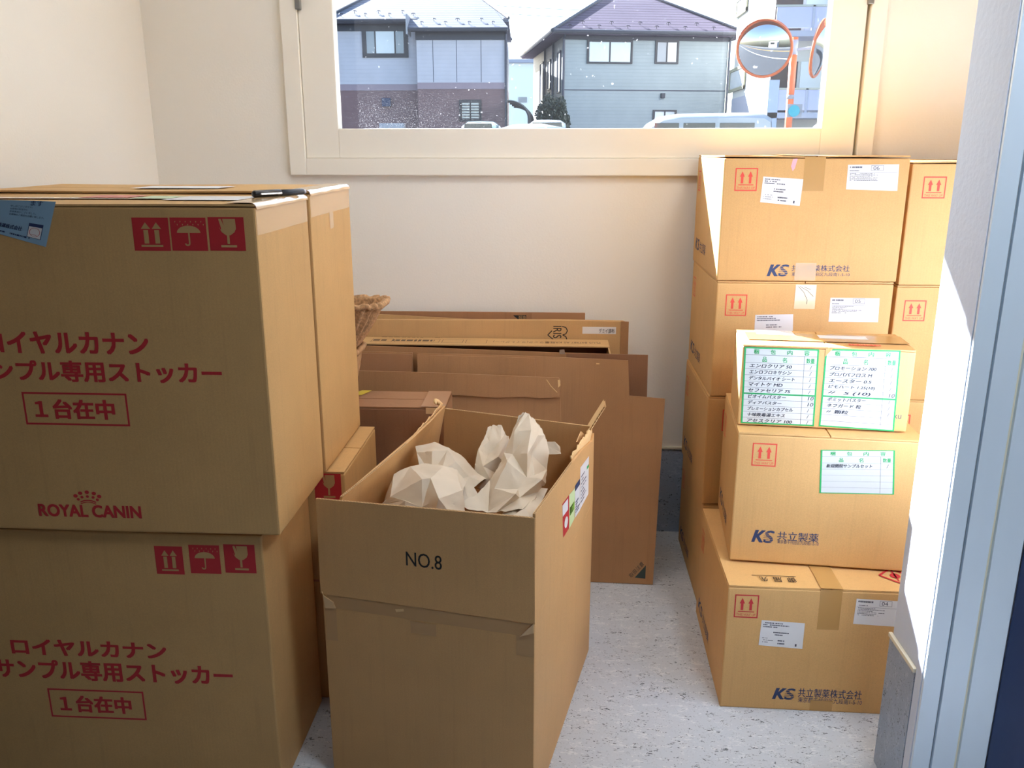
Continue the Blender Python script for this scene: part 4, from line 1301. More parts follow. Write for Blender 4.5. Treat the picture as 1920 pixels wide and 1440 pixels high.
# C long open box, front missing
pc = thing('open_flat_box', 'long shallow open box lying on edge, upside-down part number on its top strip', 'cardboard', (-0.72, 2.912, 0), 0)
LC, DC, HC = 0.888, 0.108, 0.785
bx('top_panel', (0, 0, HC - 0.005), (LC, DC, HC), M_OLD4, pc, bevel=0.001)
bx('back_panel', (0, DC - 0.006, 0.002), (LC, DC - 0.0005, HC - 0.0055), M_OLD3, pc)
bm = bmesh.new()
prism(bm, [(0.0, 0.60), (-0.035, HC - 0.055), (0.0, HC - 0.0055), (DC - 0.0065, HC - 0.0055), (DC - 0.0065, 0.002), (0.0, 0.002)], lambda u, v: (LC - 0.005 + max(0, -u) * 0.4, u, v), lambda u, v: (LC + max(0, -u) * 0.4, u, v))
from_bm('end_panel', bm, M_OLD4, pc)
bx('end_panel', (0, 0, 0.002), (0.005, DC - 0.0065, HC - 0.0055), M_OLD4, pc)
bx('front_panel', (0.006, 0, 0.002), (LC - 0.006, 0.005, 0.60), M_OLD3, pc)
def ctop(u, v, l): return (u, v, HC + l)
f = Flat().text('PLUS 847987 AS KR軽量ラック(ライトグレー)', LC - 0.41, 0.035, LC - 0.03, 0.072, 0.0, rot=180)
f.put('printed_text', ctop, M_DKBR, pc, 1)
f = Flat()
for i in range(5):
    f.frame(0.04 + i * 0.085, 0.025, 0.115 + i * 0.085, 0.08, 0.0015)
f.scribble(0.045, 0.035, 0.43, 0.07, 1, 8, 0.8, 0.7)
f.put('printed_boxes', ctop, M_DKBR, pc, 1)
# D darker board and D2 pale edge
pd = Panel('dark flattened board sticking out furthest right at its top corner', 0, 2.818, 0, radians(3.5))
pd.sheet('board', [(640, 655), (1062, 662), (1215, 666), (1213, 745), ('z', 1213, 745), ('z', 640, 745)], M_OLD3, 0, 0.008)
pd2 = Panel('pale thin board edge with a scrap of clear tape, before the dark one', 0, 2.802, 0, radians(3.5))
pd2.sheet('board', [(640, 647), (800, 652), (1062, 662), (1062, 720), ('z', 1062, 720), ('z', 640, 720)], M_OLD, 0, 0.006)
pd2.sheet('tape_scrap', [(1049, 656), (1058, 655), (1060, 664), (1049, 664)], plain('dull_tape', (150, 132, 116), 0.3), -0.001, 0.0008)
# E stepped sheet
pe = Panel('large stepped brown board with a dark triangle printed low on it', 0, 2.683, radians(-2.0), radians(9.0))
pe.sheet('board', [('z', 1224, 1097), (1247, 748), (1180, 742), (1178, 676), (1005, 668), (783, 662), (783, 702), (774, 702), (773, 661), (640, 658), ('z', 640, 900)], M_OLD, 0, 0.009)
pe.y = 0.0
pe.sheet('folded_flap', [(640, 661), (773, 664), (775, 760), (640, 760)], M_OLD2, -0.012, 0.011)
pe.sheet('folded_flap', [(783, 665), (1003, 671), (1006, 760), (785, 760)], M_OLD, -0.009, 0.008)
pe.put('printed_mark', Flat().poly([pe.F(*q) for q in ((1190, 1083), (1211, 1060), (1210, 1085))]), plain('dark_green_print', (52, 66, 62), 0.7))
mk = Flat().text('取扱注意', 0, 0, 1, 1, 0.01)
A = [pe.F(*q) for q in ((1178, 1078), (1203, 1052), (1208, 1059), (1184, 1084))]
pe.put('printed_text', mk.xform(lambda u, v: tuple((A[3][i] * (1 - u) + A[2][i] * u) * (1 - v) + (A[0][i] * (1 - u) + A[1][i] * u) * v for i in (0, 1))), plain('dark_print', (70, 66, 56), 0.7))
pe.put('fold_dent', Flat().rect(*pe.FR(1118, 681, 1124, 683)), M_EDGE)
# G front sheet
pg = Panel('front brown folded board of the flattened pile, crumpled right corner', 0, 2.618, radians(-2.0), radians(7.0))
pg.sheet('board', [(640, 694), (690, 696), (835, 700), (1048, 709), (1051, 716), (1052, 800), ('z', 1052, 900), ('z', 640, 900)], M_OLD, 0, 0.008)
pg.sheet('folded_flap', [(640, 693), (690, 695), (835, 699), (1048, 708), (1051, 716), (1050, 744), (1010, 746), (985, 743), (930, 745), (860, 740), (790, 741), (690, 737), (640, 735)], M_OLD, -0.009, 0.008)
pg.y = -0.009
pg.put('corner_crease', Flat().line([pg.F(*q) for q in ((1025, 711), (1034, 724), (1045, 735))], 0.002), M_EDGE)
pg.put('corner_fray', Flat().poly([pg.F(*q) for q in ((1046, 712), (1050, 711), (1051, 722), (1047, 726))]), M_EDGE, None, 2)

# ================================================================== outside the window
ZG = 0.45
M_ASPH = plain('asphalt', (62, 64, 68), 0.9, var=0.1, vscale=2.0)
bx('street_ground', (-60, YB + 0.18, ZG - 0.1), (70, 140, ZG), M_ASPH, kind='structure')
M_YEL = plain('road_yellow', (226, 168, 60), 0.7)
M_WHT = plain('road_white', (228, 228, 224), 0.7)
for i, (a, b, m_) in enumerate((((-30, 7.4, ZG), (40, 7.55, ZG + 0.006), M_YEL), ((-30, 4.6, ZG), (40, 4.75, ZG + 0.006), M_WHT), ((-30, 10.4, ZG), (40, 10.55, ZG + 0.006), M_WHT))):
    o = bx('road_line', a, b, m_, kind='structure')

M_SID_L = ribbed('siding_grey_lilac', (186, 183, 190), 0.16, depth=0.06)
M_BRICK_L = ribbed('siding_mauve_brick', (124, 98, 98), 0.075, depth=0.14)
M_BAND_L = plain('siding_band', (146, 128, 136), 0.6)
M_ROOF_L = ribbed('roof_slate_pale', (120, 122, 132), 0.13, depth=0.55, bump=0.3, rough=0.85, spec=0.05)
M_SID_R = ribbed('siding_blue_grey', (150, 157, 159), 0.14, depth=0.12)
M_SID_R_SUN = ribbed('siding_blue_grey_sunlit', (150, 150, 146), 0.14, depth=0.14)  # sunlight on the side wall worked into its lightened, warmer tone
M_ROOF_R = ribbed('roof_slate_lilac', (98, 89, 102), 0.14, depth=0.75, bump=0.3, rough=0.85, spec=0.05)
M_FASC = plain('dark_fascia', (46, 46, 58), 0.5)
M_GUT = plain('gutter', (58, 58, 66), 0.45)
M_WF = plain('bronze_window_frame', (40, 36, 44), 0.45)
M_PIPE = plain('downpipe', (62, 64, 78), 0.5)
M_PANE = plain('curtained_pane', (196, 200, 204), 0.08, spec=0.8)
M_PANE_D = plain('dark_pane', (120, 126, 136), 0.08, spec=0.8)
M_WHITEW = plain('white_render', (208, 206, 198), 0.8)
M_GREYW = plain('pale_grey_panel', (168, 170, 184), 0.6)
M_CAR = plain('white_car_paint', (168, 172, 176), 0.18, coat=0.6)
M_CAR2 = plain('ice_blue_car_paint', (128, 158, 168), 0.18, coat=0.6)
M_CARG = plain('car_glass', (44, 52, 64), 0.06, spec=0.9)
M_TYRE = plain('tyre', (30, 30, 32), 0.85)
M_LEAF = plain('dark_leaf', (34, 44, 32), 0.6, var=0.3, vscale=8)
M_ORANGE = plain('orange_post', (222, 104, 46), 0.45)
M_WHITEP = plain('white_post_band', (150, 150, 156), 0.45)

class House(Carton):
    def __init__(s, name, label, cat, corner_px, Y, rz, group=None):
        p = at(corner_px, 240, Y)
        s.loc, s.rz, s.b, s.w, s.hb = Vector((p.x, p.y, ZG)), rz, 0, 1, 1
        s.R = Matrix.Rotation(rz, 3, 'Z')
        s.root = thing(name, label, cat, s.loc, rz, group)
    def fy(s, x, y, yy=0.0):
        "picture point on the local plane y = yy"
        o, d = s.loc_ray(x, y); k = (yy - o.y) / d.y; p = o + d * k
        return p.x, p.z
    def sx(s, x, y, xx=0.0):
        o, d = s.loc_ray(x, y); k = (xx - o.x) / d.x; p = o + d * k
        return p.y, p.z
    def window(s, px, yy, panes, mats, fw=0.07, name='window', sill=True):
        "px: (x0, y0, x1, y1) of the frame; panes: fractions of the opening"
        x0, z1 = s.fy(px[0], px[1], yy); x1, z0 = s.fy(px[2], px[3], yy)
        fr = boxes(name, [((x0, yy - 0.06, z0), (x0 + fw, yy, z1)), ((x1 - fw, yy - 0.06, z0), (x1, yy, z1)),
                          ((x0 + fw, yy - 0.06, z0), (x1 - fw, yy, z0 + fw)), ((x0 + fw, yy - 0.06, z1 - fw), (x1 - fw, yy, z1))], M_WF, s.root)
        ix0, ix1 = x0 + fw, x1 - fw
        for k, (a, b) in enumerate(zip(panes, panes[1:])):
            xa, xb = ix0 + (ix1 - ix0) * a, ix0 + (ix1 - ix0) * b
            bx('pane', (xa + 0.025, yy - 0.035, z0 + fw), (xb - 0.025, yy - 0.02, z1 - fw), mats[k], fr)
            if k:
                bx('mullion', (xa - 0.03, yy - 0.05, z0 + fw), (xa + 0.03, yy - 0.005, z1 - fw), M_WF, fr)
        return fr, (x0, z0, x1, z1)
    def hip(s, x0, x1, y0, y1, ze, rise, inset, mat, th=0.12):
        "hip roof over the eave rectangle; ridge runs along x"
        ym = (y0 + y1) / 2
        bm = bmesh.new()
        E = [(x0, y0, ze), (x1, y0, ze), (x1, y1, ze), (x0, y1, ze)]
        Rg = [(x0 + inset, ym, ze + rise), (x1 - inset, ym, ze + rise)]
        T = [bm.verts.new(Vector(p)) for p in E + Rg]
        B = [bm.verts.new(Vector((p[0], p[1], p[2] - th))) for p in E]
        for f in ((0, 1, 5, 4), (1, 2, 5), (2, 3, 4, 5), (3, 0, 4)):
            bm.faces.new([T[i] for i in f])
        for i in range(4):
            bm.faces.new((T[i], B[i], B[(i + 1) % 4], T[(i + 1) % 4]))
        bm.faces.new(list(reversed(B)))
        bmesh.ops.recalc_face_normals(bm, faces=bm.faces[:])
        rf = from_bm('roof', bm, mat, s.root)
        bm = bmesh.new()
        for i, r_ in ((0, 0), (1, 1), (2, 1), (3, 0)):
            tube(bm, [Vector(E[i]) + Vector((0, 0, 0.03)), Vector(Rg[r_]) + Vector((0, 0, 0.03))], 0.07, 6)
        tube(bm, [Vector(Rg[0]) + Vector((0, 0, 0.03)), Vector(Rg[1]) + Vector((0, 0, 0.03))], 0.08, 6)
        from_bm('ridge_tile', bm, M_GUT, s.root)
        return ym, rise
    def guards(s, xs, y0, ze, slope, rows):
        for i, x in enumerate(xs):
            yy = y0 + rows[i % len(rows)]
            z = ze + (yy - y0) * slope
            bm = bmesh.new()
            tube(bm, [(x, yy, z), (x, yy, z + 0.10)], 0.012, 5)
            tube(bm, [(x - 0.09, yy, z + 0.07), (x - 0.05, yy, z + 0.11), (x + 0.05, yy, z + 0.11), (x + 0.09, yy, z + 0.07)], 0.014, 5)
            from_bm('snow_guard', bm, M_WF, s.root)

# ---- right house, blue grey
hr = House('house', 'blue-grey two-storey house right of centre outside the window, dark bush at its corner', 'house', 1057, 38.0, radians(10.0))
WR = hr.fy(1361, 160)[0]; DR = 9.2
ze = hr.fy(1200, 60, -0.5)[1]
zw = hr.fy(1200, 74)[1]
bx('wall', (0, 0, 0), (WR, DR, zw + 0.1), M_SID_R, hr.root)
bx('sunlit_side_face', (-0.03, 0.06, 0), (-0.001, DR, zw + 0.1), M_SID_R_SUN, hr.root)
bx('fascia', (-0.06, -0.05, hr.fy(1200, 76)[1]), (WR + 0.06, -0.002, ze + 0.02), M_FASC, hr.root)
bx('soffit', (-0.55, -0.5, ze - 0.06), (WR + 0.5, DR + 0.5, ze - 0.005), M_FASC, hr.root)
g = bmesh.new(); tube(g, [(-0.6, -0.58, ze - 0.02), (WR + 0.55, -0.58, ze - 0.02)], 0.085, 8); from_bm('gutter', g, M_GUT, hr.root)
g = bmesh.new(); tube(g, [(-0.62, -0.55, ze + 0.02), (-0.62, DR + 0.5, ze + 0.02)], 0.085, 8); from_bm('gutter', g, M_GUT, hr.root)
hr.hip(-0.6, WR + 0.55, -0.55, DR + 0.5, ze, 2.5, 3.9, M_ROOF_R)
hr.guards([0.15 + i * (WR - 0.3) / 11 for i in range(12)], -0.55, ze, 2.5 / (DR / 2 + 0.52), (0.35, 0.75))
hr.window((1101, 75, 1185, 120), 0, (0, .5, 1), (M_PANE, M_PANE))
hr.window((1229, 76, 1271, 120), 0, (0, .5, 1), (M_PANE_D, M_PANE))
hr.window((1224, 206, 1267, 236), 0, (0, .5, 1), (M_PANE, M_PANE))
x0, z0 = hr.fy(1238, 184); x1, z1 = hr.fy(1246, 175)
bx('vent_hood', (x0, -0.14, z0), (x1, -0.002, z1), M_FASC, hr.root, bevel=0.02)
zj = hr.fy(1200, 169)[1]
bx('floor_band', (0, -0.015, zj - 0.03), (WR, -0.001, zj + 0.01), M_PIPE, hr.root)
for (x, r_) in ((-0.06, 0.05), (WR + 0.05, 0.05)):
    g = bmesh.new(); tube(g, [(x, -0.06, 0), (x, -0.06, ze - 0.25), (x, -0.5, ze - 0.05)], r_, 8); from_bm('downpipe', g, M_PIPE, hr.root)
for yy in (2.6, 5.0):
    g = bmesh.new(); tube(g, [(-0.08, yy, 0), (-0.08, yy, ze - 0.1)], 0.045, 6); from_bm('downpipe', g, M_PIPE, hr.root)
for (ya, yb, za, zb) in ((0.7, 1.5, 3.3, 5.0), (3.4, 4.2, 3.6, 4.9), (5.6, 6.6, 2.6, 5.0)):
    fr = boxes('window', [((-0.09, ya, za), (-0.031, yb, za + 0.06)), ((-0.09, ya, zb - 0.06), (-0.031, yb, zb)), ((-0.09, ya, za), (-0.031, ya + 0.06, zb)), ((-0.09, yb - 0.06, za), (-0.031, yb, zb))], M_PIPE, hr.root)
    bx('pane', (-0.05, ya + 0.06, za + 0.06), (-0.035, yb - 0.06, zb - 0.06), M_PANE, fr)

# ---- left house, lilac grey over mauve brick
hl_ = House('house', 'two-storey house at left outside the window, pale siding above mauve brick', 'house', 785, 38.4, radians(2.5))
hl = hl_
XRt = hl.fy(948, 160)[0]; XLt = hl.fy(632, 160, 1.0)[0]
zb0 = hl.fy(860, 167)[1]; zb1 = hl.fy(860, 155)[1]
zeR = hl.fy(860, 52, -0.45)[1]; zeL = hl.fy(700, 36, 0.55)[1]
DL = 7.5
for nm, xa, xb, ya, zt in (('right', 0.0, XRt, 0.0, zeR), ('left', XLt, -0.001, 1.0, zeL)):
    bx('lower_wall', (xa, ya, 0), (xb, DL, zb0), M_BRICK_L, hl.root)
    bx('band', (xa, ya - 0.02, zb0 + 0.004), (xb, DL, zb1), M_BAND_L, hl.root)
    bx('upper_wall', (xa, ya, zb1 + 0.004), (xb, DL, zt - 0.05), M_SID_L, hl.root)
    bx('fascia', (xa - 0.03, ya - 0.05, zt - 0.42), (xb + 0.03, ya - 0.002, zt - 0.05), M_FASC, hl.root)
    bx('soffit', (xa - 0.25, ya - 0.45, zt - 0.07), (xb + (0.1 if nm == 'right' else 0.0), ya + 0.3, zt - 0.01), M_FASC, hl.root)
    g = bmesh.new(); tube(g, [(xa - 0.25, ya - 0.5, zt - 0.06), (xb + (0.1 if nm == 'right' else 0), ya - 0.5, zt - 0.06)], 0.085, 8); from_bm('gutter', g, M_GUT, hl.root)
k = (zeL - zeR) / 1.0
hl.hip(XLt - 0.3, XRt + 0.12, 0.52, DL + 0.45, zeL, k * (DL - 0.07) / 2, 1.9, M_ROOF_L)
zz = lambda y: zeL + (y - 0.52) * k
bm = bmesh.new()
prism(bm, [(-0.5, zz(-0.5) + 0.02), (1.6, zz(1.6) + 0.02), (1.6, zz(1.6) - 0.06), (-0.5, zz(-0.5) - 0.08)], lambda y, z: (-0.28, y, z), lambda y, z: (XRt + 0.12 - 0.4 * max(0, y), y, z))
from_bm('lower_roof', bm, M_ROOF_L, hl.root)
bx('barge_board', (-0.36, -0.52, zeR - 0.25), (-0.285, 0.55, zeL + 0.06), M_WHITEP, hl.root, bevel=0.01)
hl.guards([XLt + 0.35 + i * 0.52 for i in range(7)], 0.52, zeL, k, (0.35, 0.7))
hl.guards([0.25 + i * 0.5 for i in range(8)], -0.5, zz(-0.5) + 0.02, k, (0.35, 0.7))
fr, (x0, z0, x1, z1) = hl.window((678, 51, 766, 108), 1.0, (0, .24, .76, 1), (M_PANE_D, M_PANE, M_PANE_D), 0.17)
fr, (x0, z0, x1, z1) = hl.window((861, 187, 903, 228), 0.0, (0, .5, 1), (M_PANE, M_PANE), 0.09)
for i in range(7):
    z = z0 + (z1 - z0) * (i + 1) / 8
    bx('grille_bar', (x0 + 0.03, -0.11, z - 0.018), (x1 - 0.03, -0.075, z + 0.018), M_WF, fr)
x0, z0 = hl.fy(717, 200, 1.0); x1, z1 = hl.fy(733, 184, 1.0)
bx('vent_hood', (x0, 0.85, z0), (x1, 0.998, z1), plain('navy_vent', (40, 52, 84), 0.5), hl.root, bevel=0.02)
for x in (812, 856, 902):
    u = hl.fy(x, 110)[0]
    bx('panel_joint', (u - 0.012, -0.006, zb1 + 0.02), (u + 0.012, -0.001, zeR - 0.43), M_PIPE, hl.root)
for x, yy, zt in ((XLt - 0.05, 0.92, zeL - 0.2), (XRt + 0.02, -0.06, zeR - 0.2), (-0.06, 0.92, zeL - 0.2)):
    g = bmesh.new(); tube(g, [(x, yy, 0), (x, yy, zt), (x, yy - 0.35, zt + 0.15)], 0.055, 8); from_bm('downpipe', g, M_PIPE, hl.root)

# ---- white apartment block on the right
ap = House('apartment_block', 'white apartment block with balconies at far right outside the window', 'building', 1447, 30.0, 0.0)
bx('wall', (0, 0.0, 0), (9, 7.4, 10.5), M_WHITEW, ap.root)
bx('base_cladding', (-0.02, -0.0, 0), (-0.001, 7.4, ap.sx(1400, 178)[1]), M_GREYW, ap.root)
for (xa, ya, xb, yb, lean) in ((1372, 126, 1397, 170, 0), (1385, -8, 1402, 26, 0)):
    u1, z1 = ap.sx(xa, ya); u0, z0 = ap.sx(xb, yb)
    lo_, hi = min(u0, u1), max(u0, u1)
    zt, zb_ = max(ap.sx(xb, ya)[1], 0), ap.sx(xa, yb)[1]
    zt = ap.sx((xa + xb) / 2, ya)[1]; zb_ = ap.sx((xa + xb) / 2, yb)[1]
    fr = boxes('window', [((-0.08, lo_, zb_), (-0.021, hi, zb_ + 0.12)), ((-0.08, lo_, zt - 0.12), (-0.021, hi, zt)), ((-0.08, lo_, zb_), (-0.021, lo_ + 0.1, zt)), ((-0.08, hi - 0.1, zb_), (-0.021, hi, zt))], plain('olive_frame', (150, 146, 116), 0.6), ap.root)
    bx('pane', (-0.05, lo_ + 0.1, zb_ + 0.12), (-0.03, hi - 0.1, zt - 0.12), M_PANE, fr)
M_RECESS = plain('recess_shadow_wall', (84, 80, 76), 0.8)
M_LILAC = plain('balcony_panel', (184, 184, 206), 0.5)
xa = ap.fy(1447, 100, -1.2)[0]
for i, (yt, yb) in enumerate(((10, 54), (166, 208))):
    z1 = ap.fy(1500, yt, -1.2)[1]; z0 = ap.fy(1500, yb, -1.2)[1]
    b_ = bx('balcony_slab', (xa, -1.25, z0 - 0.22), (xa + 2.35, -0.001, z0 - 0.05), M_GREYW, ap.root)
    for k in range(2):
        bx('balcony_panel', (xa + 0.06 + k * 1.16, -1.22, z0 + 0.02), (xa + 1.14 + k * 1.16, -1.19, z1 - 0.04), M_LILAC, b_)
    bx('balcony_rail', (xa, -1.24, z1 - 0.04), (xa + 2.35, -1.17, z1 + 0.02), M_METAL, b_)
    bx('balcony_post', (xa + 1.14, -1.24, z0 - 0.05), (xa + 1.22, -1.17, z1), M_GREYW, b_)
    d0 = ap.fy(1446, 0)[0]
    z2 = z1 + 0.05
    fr = bx('balcony_window', (d0 + 0.15, -0.06, z2 - 0.9), (d0 + 1.0, -0.002, z2 + 0.85), plain('brown_blind', (60, 46, 40), 0.7), ap.root)
    bx('pane', (d0 + 1.1, -0.05, z2 - 0.9), (d0 + 1.75, -0.002, z2 + 0.85), M_PANE, ap.root)
bx('pier', (xa + 2.37, -1.25, 0), (xa + 4.2, -0.001, 10.5), M_WHITEW, ap.root)
bx('pier', (xa - 0.02, -1.25, 0), (xa + 0.30, -0.001, ap.fy(1450, 150, -1.2)[1]), plain('pale_blue_pillar', (170, 180, 204), 0.6), ap.root)
bx('eave_slab', (xa - 0.2, -1.3, 10.52), (9.2, 7.5, 10.8), M_GREYW, ap.root)

# ---- traffic mirror
pm = at(1478, 236, 14.0)
tm = thing('traffic_mirror', 'orange post with two round convex road mirrors outside the window', 'mirror', (pm.x, pm.y, ZG), 0)
ptop = at(1490, 70, 14.0)
lean = (ptop.x - pm.x) / (ptop.z - pm.z)
def pp(z): return Vector(((z - pm.z) * lean, 0, z - ZG))
g = bmesh.new(); tube(g, [pp(ZG), pp(ptop.z)], 0.055, 14); from_bm('post', g, M_ORANGE, tm, smooth=True)
for ya, yb in ((75, 103), (178, 186)):
    za, zb_ = at(1485, yb, 14).z, at(1485, ya, 14).z
    g = bmesh.new(); tube(g, [pp(za), pp(zb_)], 0.058, 14); from_bm('post_band', g, M_WHITEP, tm, smooth=True)
M_MIR = plain('convex_mirror', (188, 192, 194), 0.02, metal=1.0)
def mirror(cx, cy, dpx, yawd, tiltd):
    c0 = at(cx, cy, 13.8) - Vector((pm.x, pm.y, ZG))
    R0 = dpx / F * 13.9 / 2
    M = Matrix.Translation(c0) @ Matrix.Rotation(radians(yawd), 4, 'Z') @ Matrix.Rotation(radians(tiltd), 4, 'X')
    bm = bmesh.new()
    rings = []
    for k in range(7):
        r = R0 * k / 6
        z = 0.10 * (1 - (k / 6) ** 2)
        rings.append([bm.verts.new(M @ Vector((r * cos(2 * pi * i / 36), -z, r * sin(2 * pi * i / 36)))) for i in range(36 if k else 1)])
    for i in range(36):
        bm.faces.new((rings[0][0], rings[1][i], rings[1][(i + 1) % 36]))
    for A, B in zip(rings[1:], rings[2:]):
        for i in range(36):
            bm.faces.new((A[i], B[i], B[(i + 1) % 36], A[(i + 1) % 36]))
    bmesh.ops.recalc_face_normals(bm, faces=bm.faces[:])
    from_bm('mirror_face', bm, M_MIR, tm, smooth=True)
    bm = bmesh.new()
    tube(bm, [M @ Vector((R0 * 1.0 * cos(2 * pi * i / 40), 0, R0 * 1.0 * sin(2 * pi * i / 40))) for i in range(41)], 0.022, 8, False)
    from_bm('mirror_rim', bm, M_ORANGE, tm, smooth=True)
    bm = bmesh.new()
    V = []
    for i in range(19):
        a = radians(10 + 160 * i / 18)
        d = 0.10 * sin(radians(180 * i / 18)) + 0.02
        q = Vector((R0 * 1.03 * cos(a), 0.0, R0 * 1.03 * sin(a)))
        V.append([bm.verts.new(M @ (q + Vector((0, 0.02, 0)))), bm.verts.new(M @ (q + Vector((0, -d, 0)))), bm.verts.new(M @ (q * 1.012 + Vector((0, -d, 0)))), bm.verts.new(M @ (q * 1.012 + Vector((0, 0.02, 0))))])
    for A, B in zip(V, V[1:]):
        for k in range(4):
            bm.faces.new((A[k], B[k], B[(k + 1) % 4], A[(k + 1) % 4]))
    bmesh.ops.recalc_face_normals(bm, faces=bm.faces[:])
    from_bm('mirror_hood', bm, M_ORANGE, tm)
    bm = bmesh.new()
    prism(bm, [(R0 * cos(2 * pi * i / 32), R0 * sin(2 * pi * i / 32)) for i in range(32)], lambda u, v: M @ Vector((u, 0.005, v)), lambda u, v: M @ Vector((u, 0.03, v)))
    from_bm('mirror_back', bm, M_WHITEP, tm)
    bm = bmesh.new()
    tube(bm, [M @ Vector((0, 0.04, 0)), M @ Vector((0, 0.12, 0)), pp(c0.z + ZG) + Vector((0, 0.0, 0))], 0.02, 8)
    from_bm('bracket', bm, M_WHITEP, tm)
mirror(1433, 91, 92, -24, 11)
mirror(1537, 91, 92, 62, 9)
sg = at(1489, 208, 13.8) - Vector((pm.x, pm.y, ZG))
bm = bmesh.new(); prism(bm, [(0.085 * cos(2 * pi * i / 24), 0.085 * sin(2 * pi * i / 24)) for i in range(24)], lambda u, v: sg + Vector((u, 0, v)), lambda u, v: sg + Vector((u, 0.01, v)))
from_bm('round_plate', bm, plain('cyan_plate', (24, 170, 188), 0.4), tm)
bx('sign_board', tuple(sg + Vector((-0.10, 0.012, -0.09))), tuple(sg + Vector((0.12, 0.022, 0.10))), M_WHITEP, tm)

# ---- cars, only their tops clear the sill
def car(label, px0, px1, ytop, Y, kind, mat, group=None, face='side'):
    a = at(px0, ytop, Y); b = at(px1, ytop, Y)
    L = abs(b.x - a.x); zt = a.z - ZG
    t = thing('car' if kind != 'van' else 'van', label, 'car' if kind != 'van' else 'van', ((a.x + b.x) / 2, Y, ZG), 0, group)
    W = 1.65
    if face == 'side':
        if kind == 'van':
            prof = [(-.5, .16), (-.5, .55), (-.46, .62), (-.36, .86), (-.28, .955), (-.15, .99), (.30, 1.0), (.44, .985), (.485, .93), (.5, .6), (.5, .16)]
        else:
            prof = [(-.5, .2), (-.5, .48), (-.44, .55), (-.26, .60), (-.13, .92), (-.02, .985), (.16, 1.0), (.30, .95), (.44, .62), (.5, .55), (.5, .2)]
        S = [(x * L, z * zt) for x, z in prof]
        bm = bmesh.new()
        secs = []
        for yy, sh, dz in ((-W / 2, 0.965, 0.93), (-W / 2 + 0.12, 0.99, 0.985), (-W / 4, 1, 1), (W / 4, 1, 1), (W / 2 - 0.12, 0.99, 0.985), (W / 2, 0.965, 0.93)):
            secs.append([bm.verts.new((x * sh, yy, z * (dz if z > zt * 0.6 else 1))) for x, z in S])
        for A, B in zip(secs, secs[1:]):
            for i in range(len(S)):
                bm.faces.new((A[i], A[(i + 1) % len(S)], B[(i + 1) % len(S)], B[i]))
        bm.faces.new(secs[0]); bm.faces.new(list(reversed(secs[-1])))
        bmesh.ops.recalc_face_normals(bm, faces=bm.faces[:])
        from_bm('body', bm, mat, t, smooth=True).modifiers.new('split', 'EDGE_SPLIT').split_angle = radians(40)
        wins = [(-.33, -.16), (-.13, .09), (.12, .36)] if kind == 'van' else [(-.12, .05), (.07, .26)]
        for x0, x1 in wins:
            bx('side_window', (x0 * L, -W / 2 - 0.008, zt * 0.60), (x1 * L, -W / 2 + 0.03, zt * 0.86), M_CARG, t, bevel=0.01)
        wx = (-.32, .33)
        wheels = [(x * L, y) for x in wx for y in (-W / 2 + 0.08, W / 2 - 0.08)]
        ax = Vector((0, 1, 0))
    else:
        hw = L / 2
        prof = [(-1, .25), (-1, .55), (-.95, .62), (-.83, .93), (-.6, .99), (0, 1.0), (.6, .99), (.83, .93), (.95, .62), (1, .55), (1, .25)]
        S = [(x * hw, z * zt) for x, z in prof]
        bm = bmesh.new()
        secs = []
        for yy, top in ((-0.3, .9), (0.0, .965), (0.5, 1), (1.6, 1), (2.2, .97), (2.7, .7), (3.2, .62)):
            secs.append([bm.verts.new((x * (0.97 if top < .95 else 1), yy, z if z < zt * 0.6 else min(z, zt * 0.6 + (z - zt * 0.6) * max(0.05, (top - .6) / .4)))) for x, z in S])
        for A, B in zip(secs, secs[1:]):
            for i in range(len(S)):
                bm.faces.new((A[i], A[(i + 1) % len(S)], B[(i + 1) % len(S)], B[i]))
        bm.faces.new(secs[0]); bm.faces.new(list(reversed(secs[-1])))
        bmesh.ops.recalc_face_normals(bm, faces=bm.faces[:])
        from_bm('body', bm, mat, t, smooth=True).modifiers.new('split', 'EDGE_SPLIT').split_angle = radians(40)
        bm = bmesh.new()
        prism(bm, [(-.80 * hw, .62 * zt), (.80 * hw, .62 * zt), (.64 * hw, .945 * zt), (-.64 * hw, .945 * zt)], lambda u, v: (u, -0.315, v), lambda u, v: (u, -0.27, v))
        from_bm('rear_window', bm, M_CARG, t)
        bx('brake_light', (-0.12, -0.32, .955 * zt), (0.12, -0.28, .97 * zt), plain('brake_light', (230, 214, 214), 0.3), t)
        wheels = [(x, y) for x in (-hw * .82, hw * .82) for y in (0.35, 2.75)]
    for x, y in wheels:
        bm = bmesh.new()
        d = Vector((0, 0.09, 0)) if face == 'side' else Vector((0.09, 0, 0))
        tube(bm, [Vector((x, y, 0.30)) - d, Vector((x, y, 0.30)) + d], 0.30, 20)
        from_bm('wheel', bm, M_TYRE, t)
    return t
car('ice-blue small car parked before the left house, seen over the sill', 859, 937, 226, 29.0, 'car', M_CAR2, face='rear')
car('white car with a dark rear window parked in front of the bush', 984, 1068, 223.5, 29.5, 'car', M_CAR, face='rear')
car('long white van parked before the blue-grey house', 1178, 1442, 213, 25.0, 'van', M_CAR)
car('white car roof at the right edge of the window, past the orange post', 1444, 1720, 219, 20.0, 'car', M_CAR)
car('low white car roof along the sill below the ice-blue car', 830, 1110, 232.5, 18.0, 'car', M_CAR)
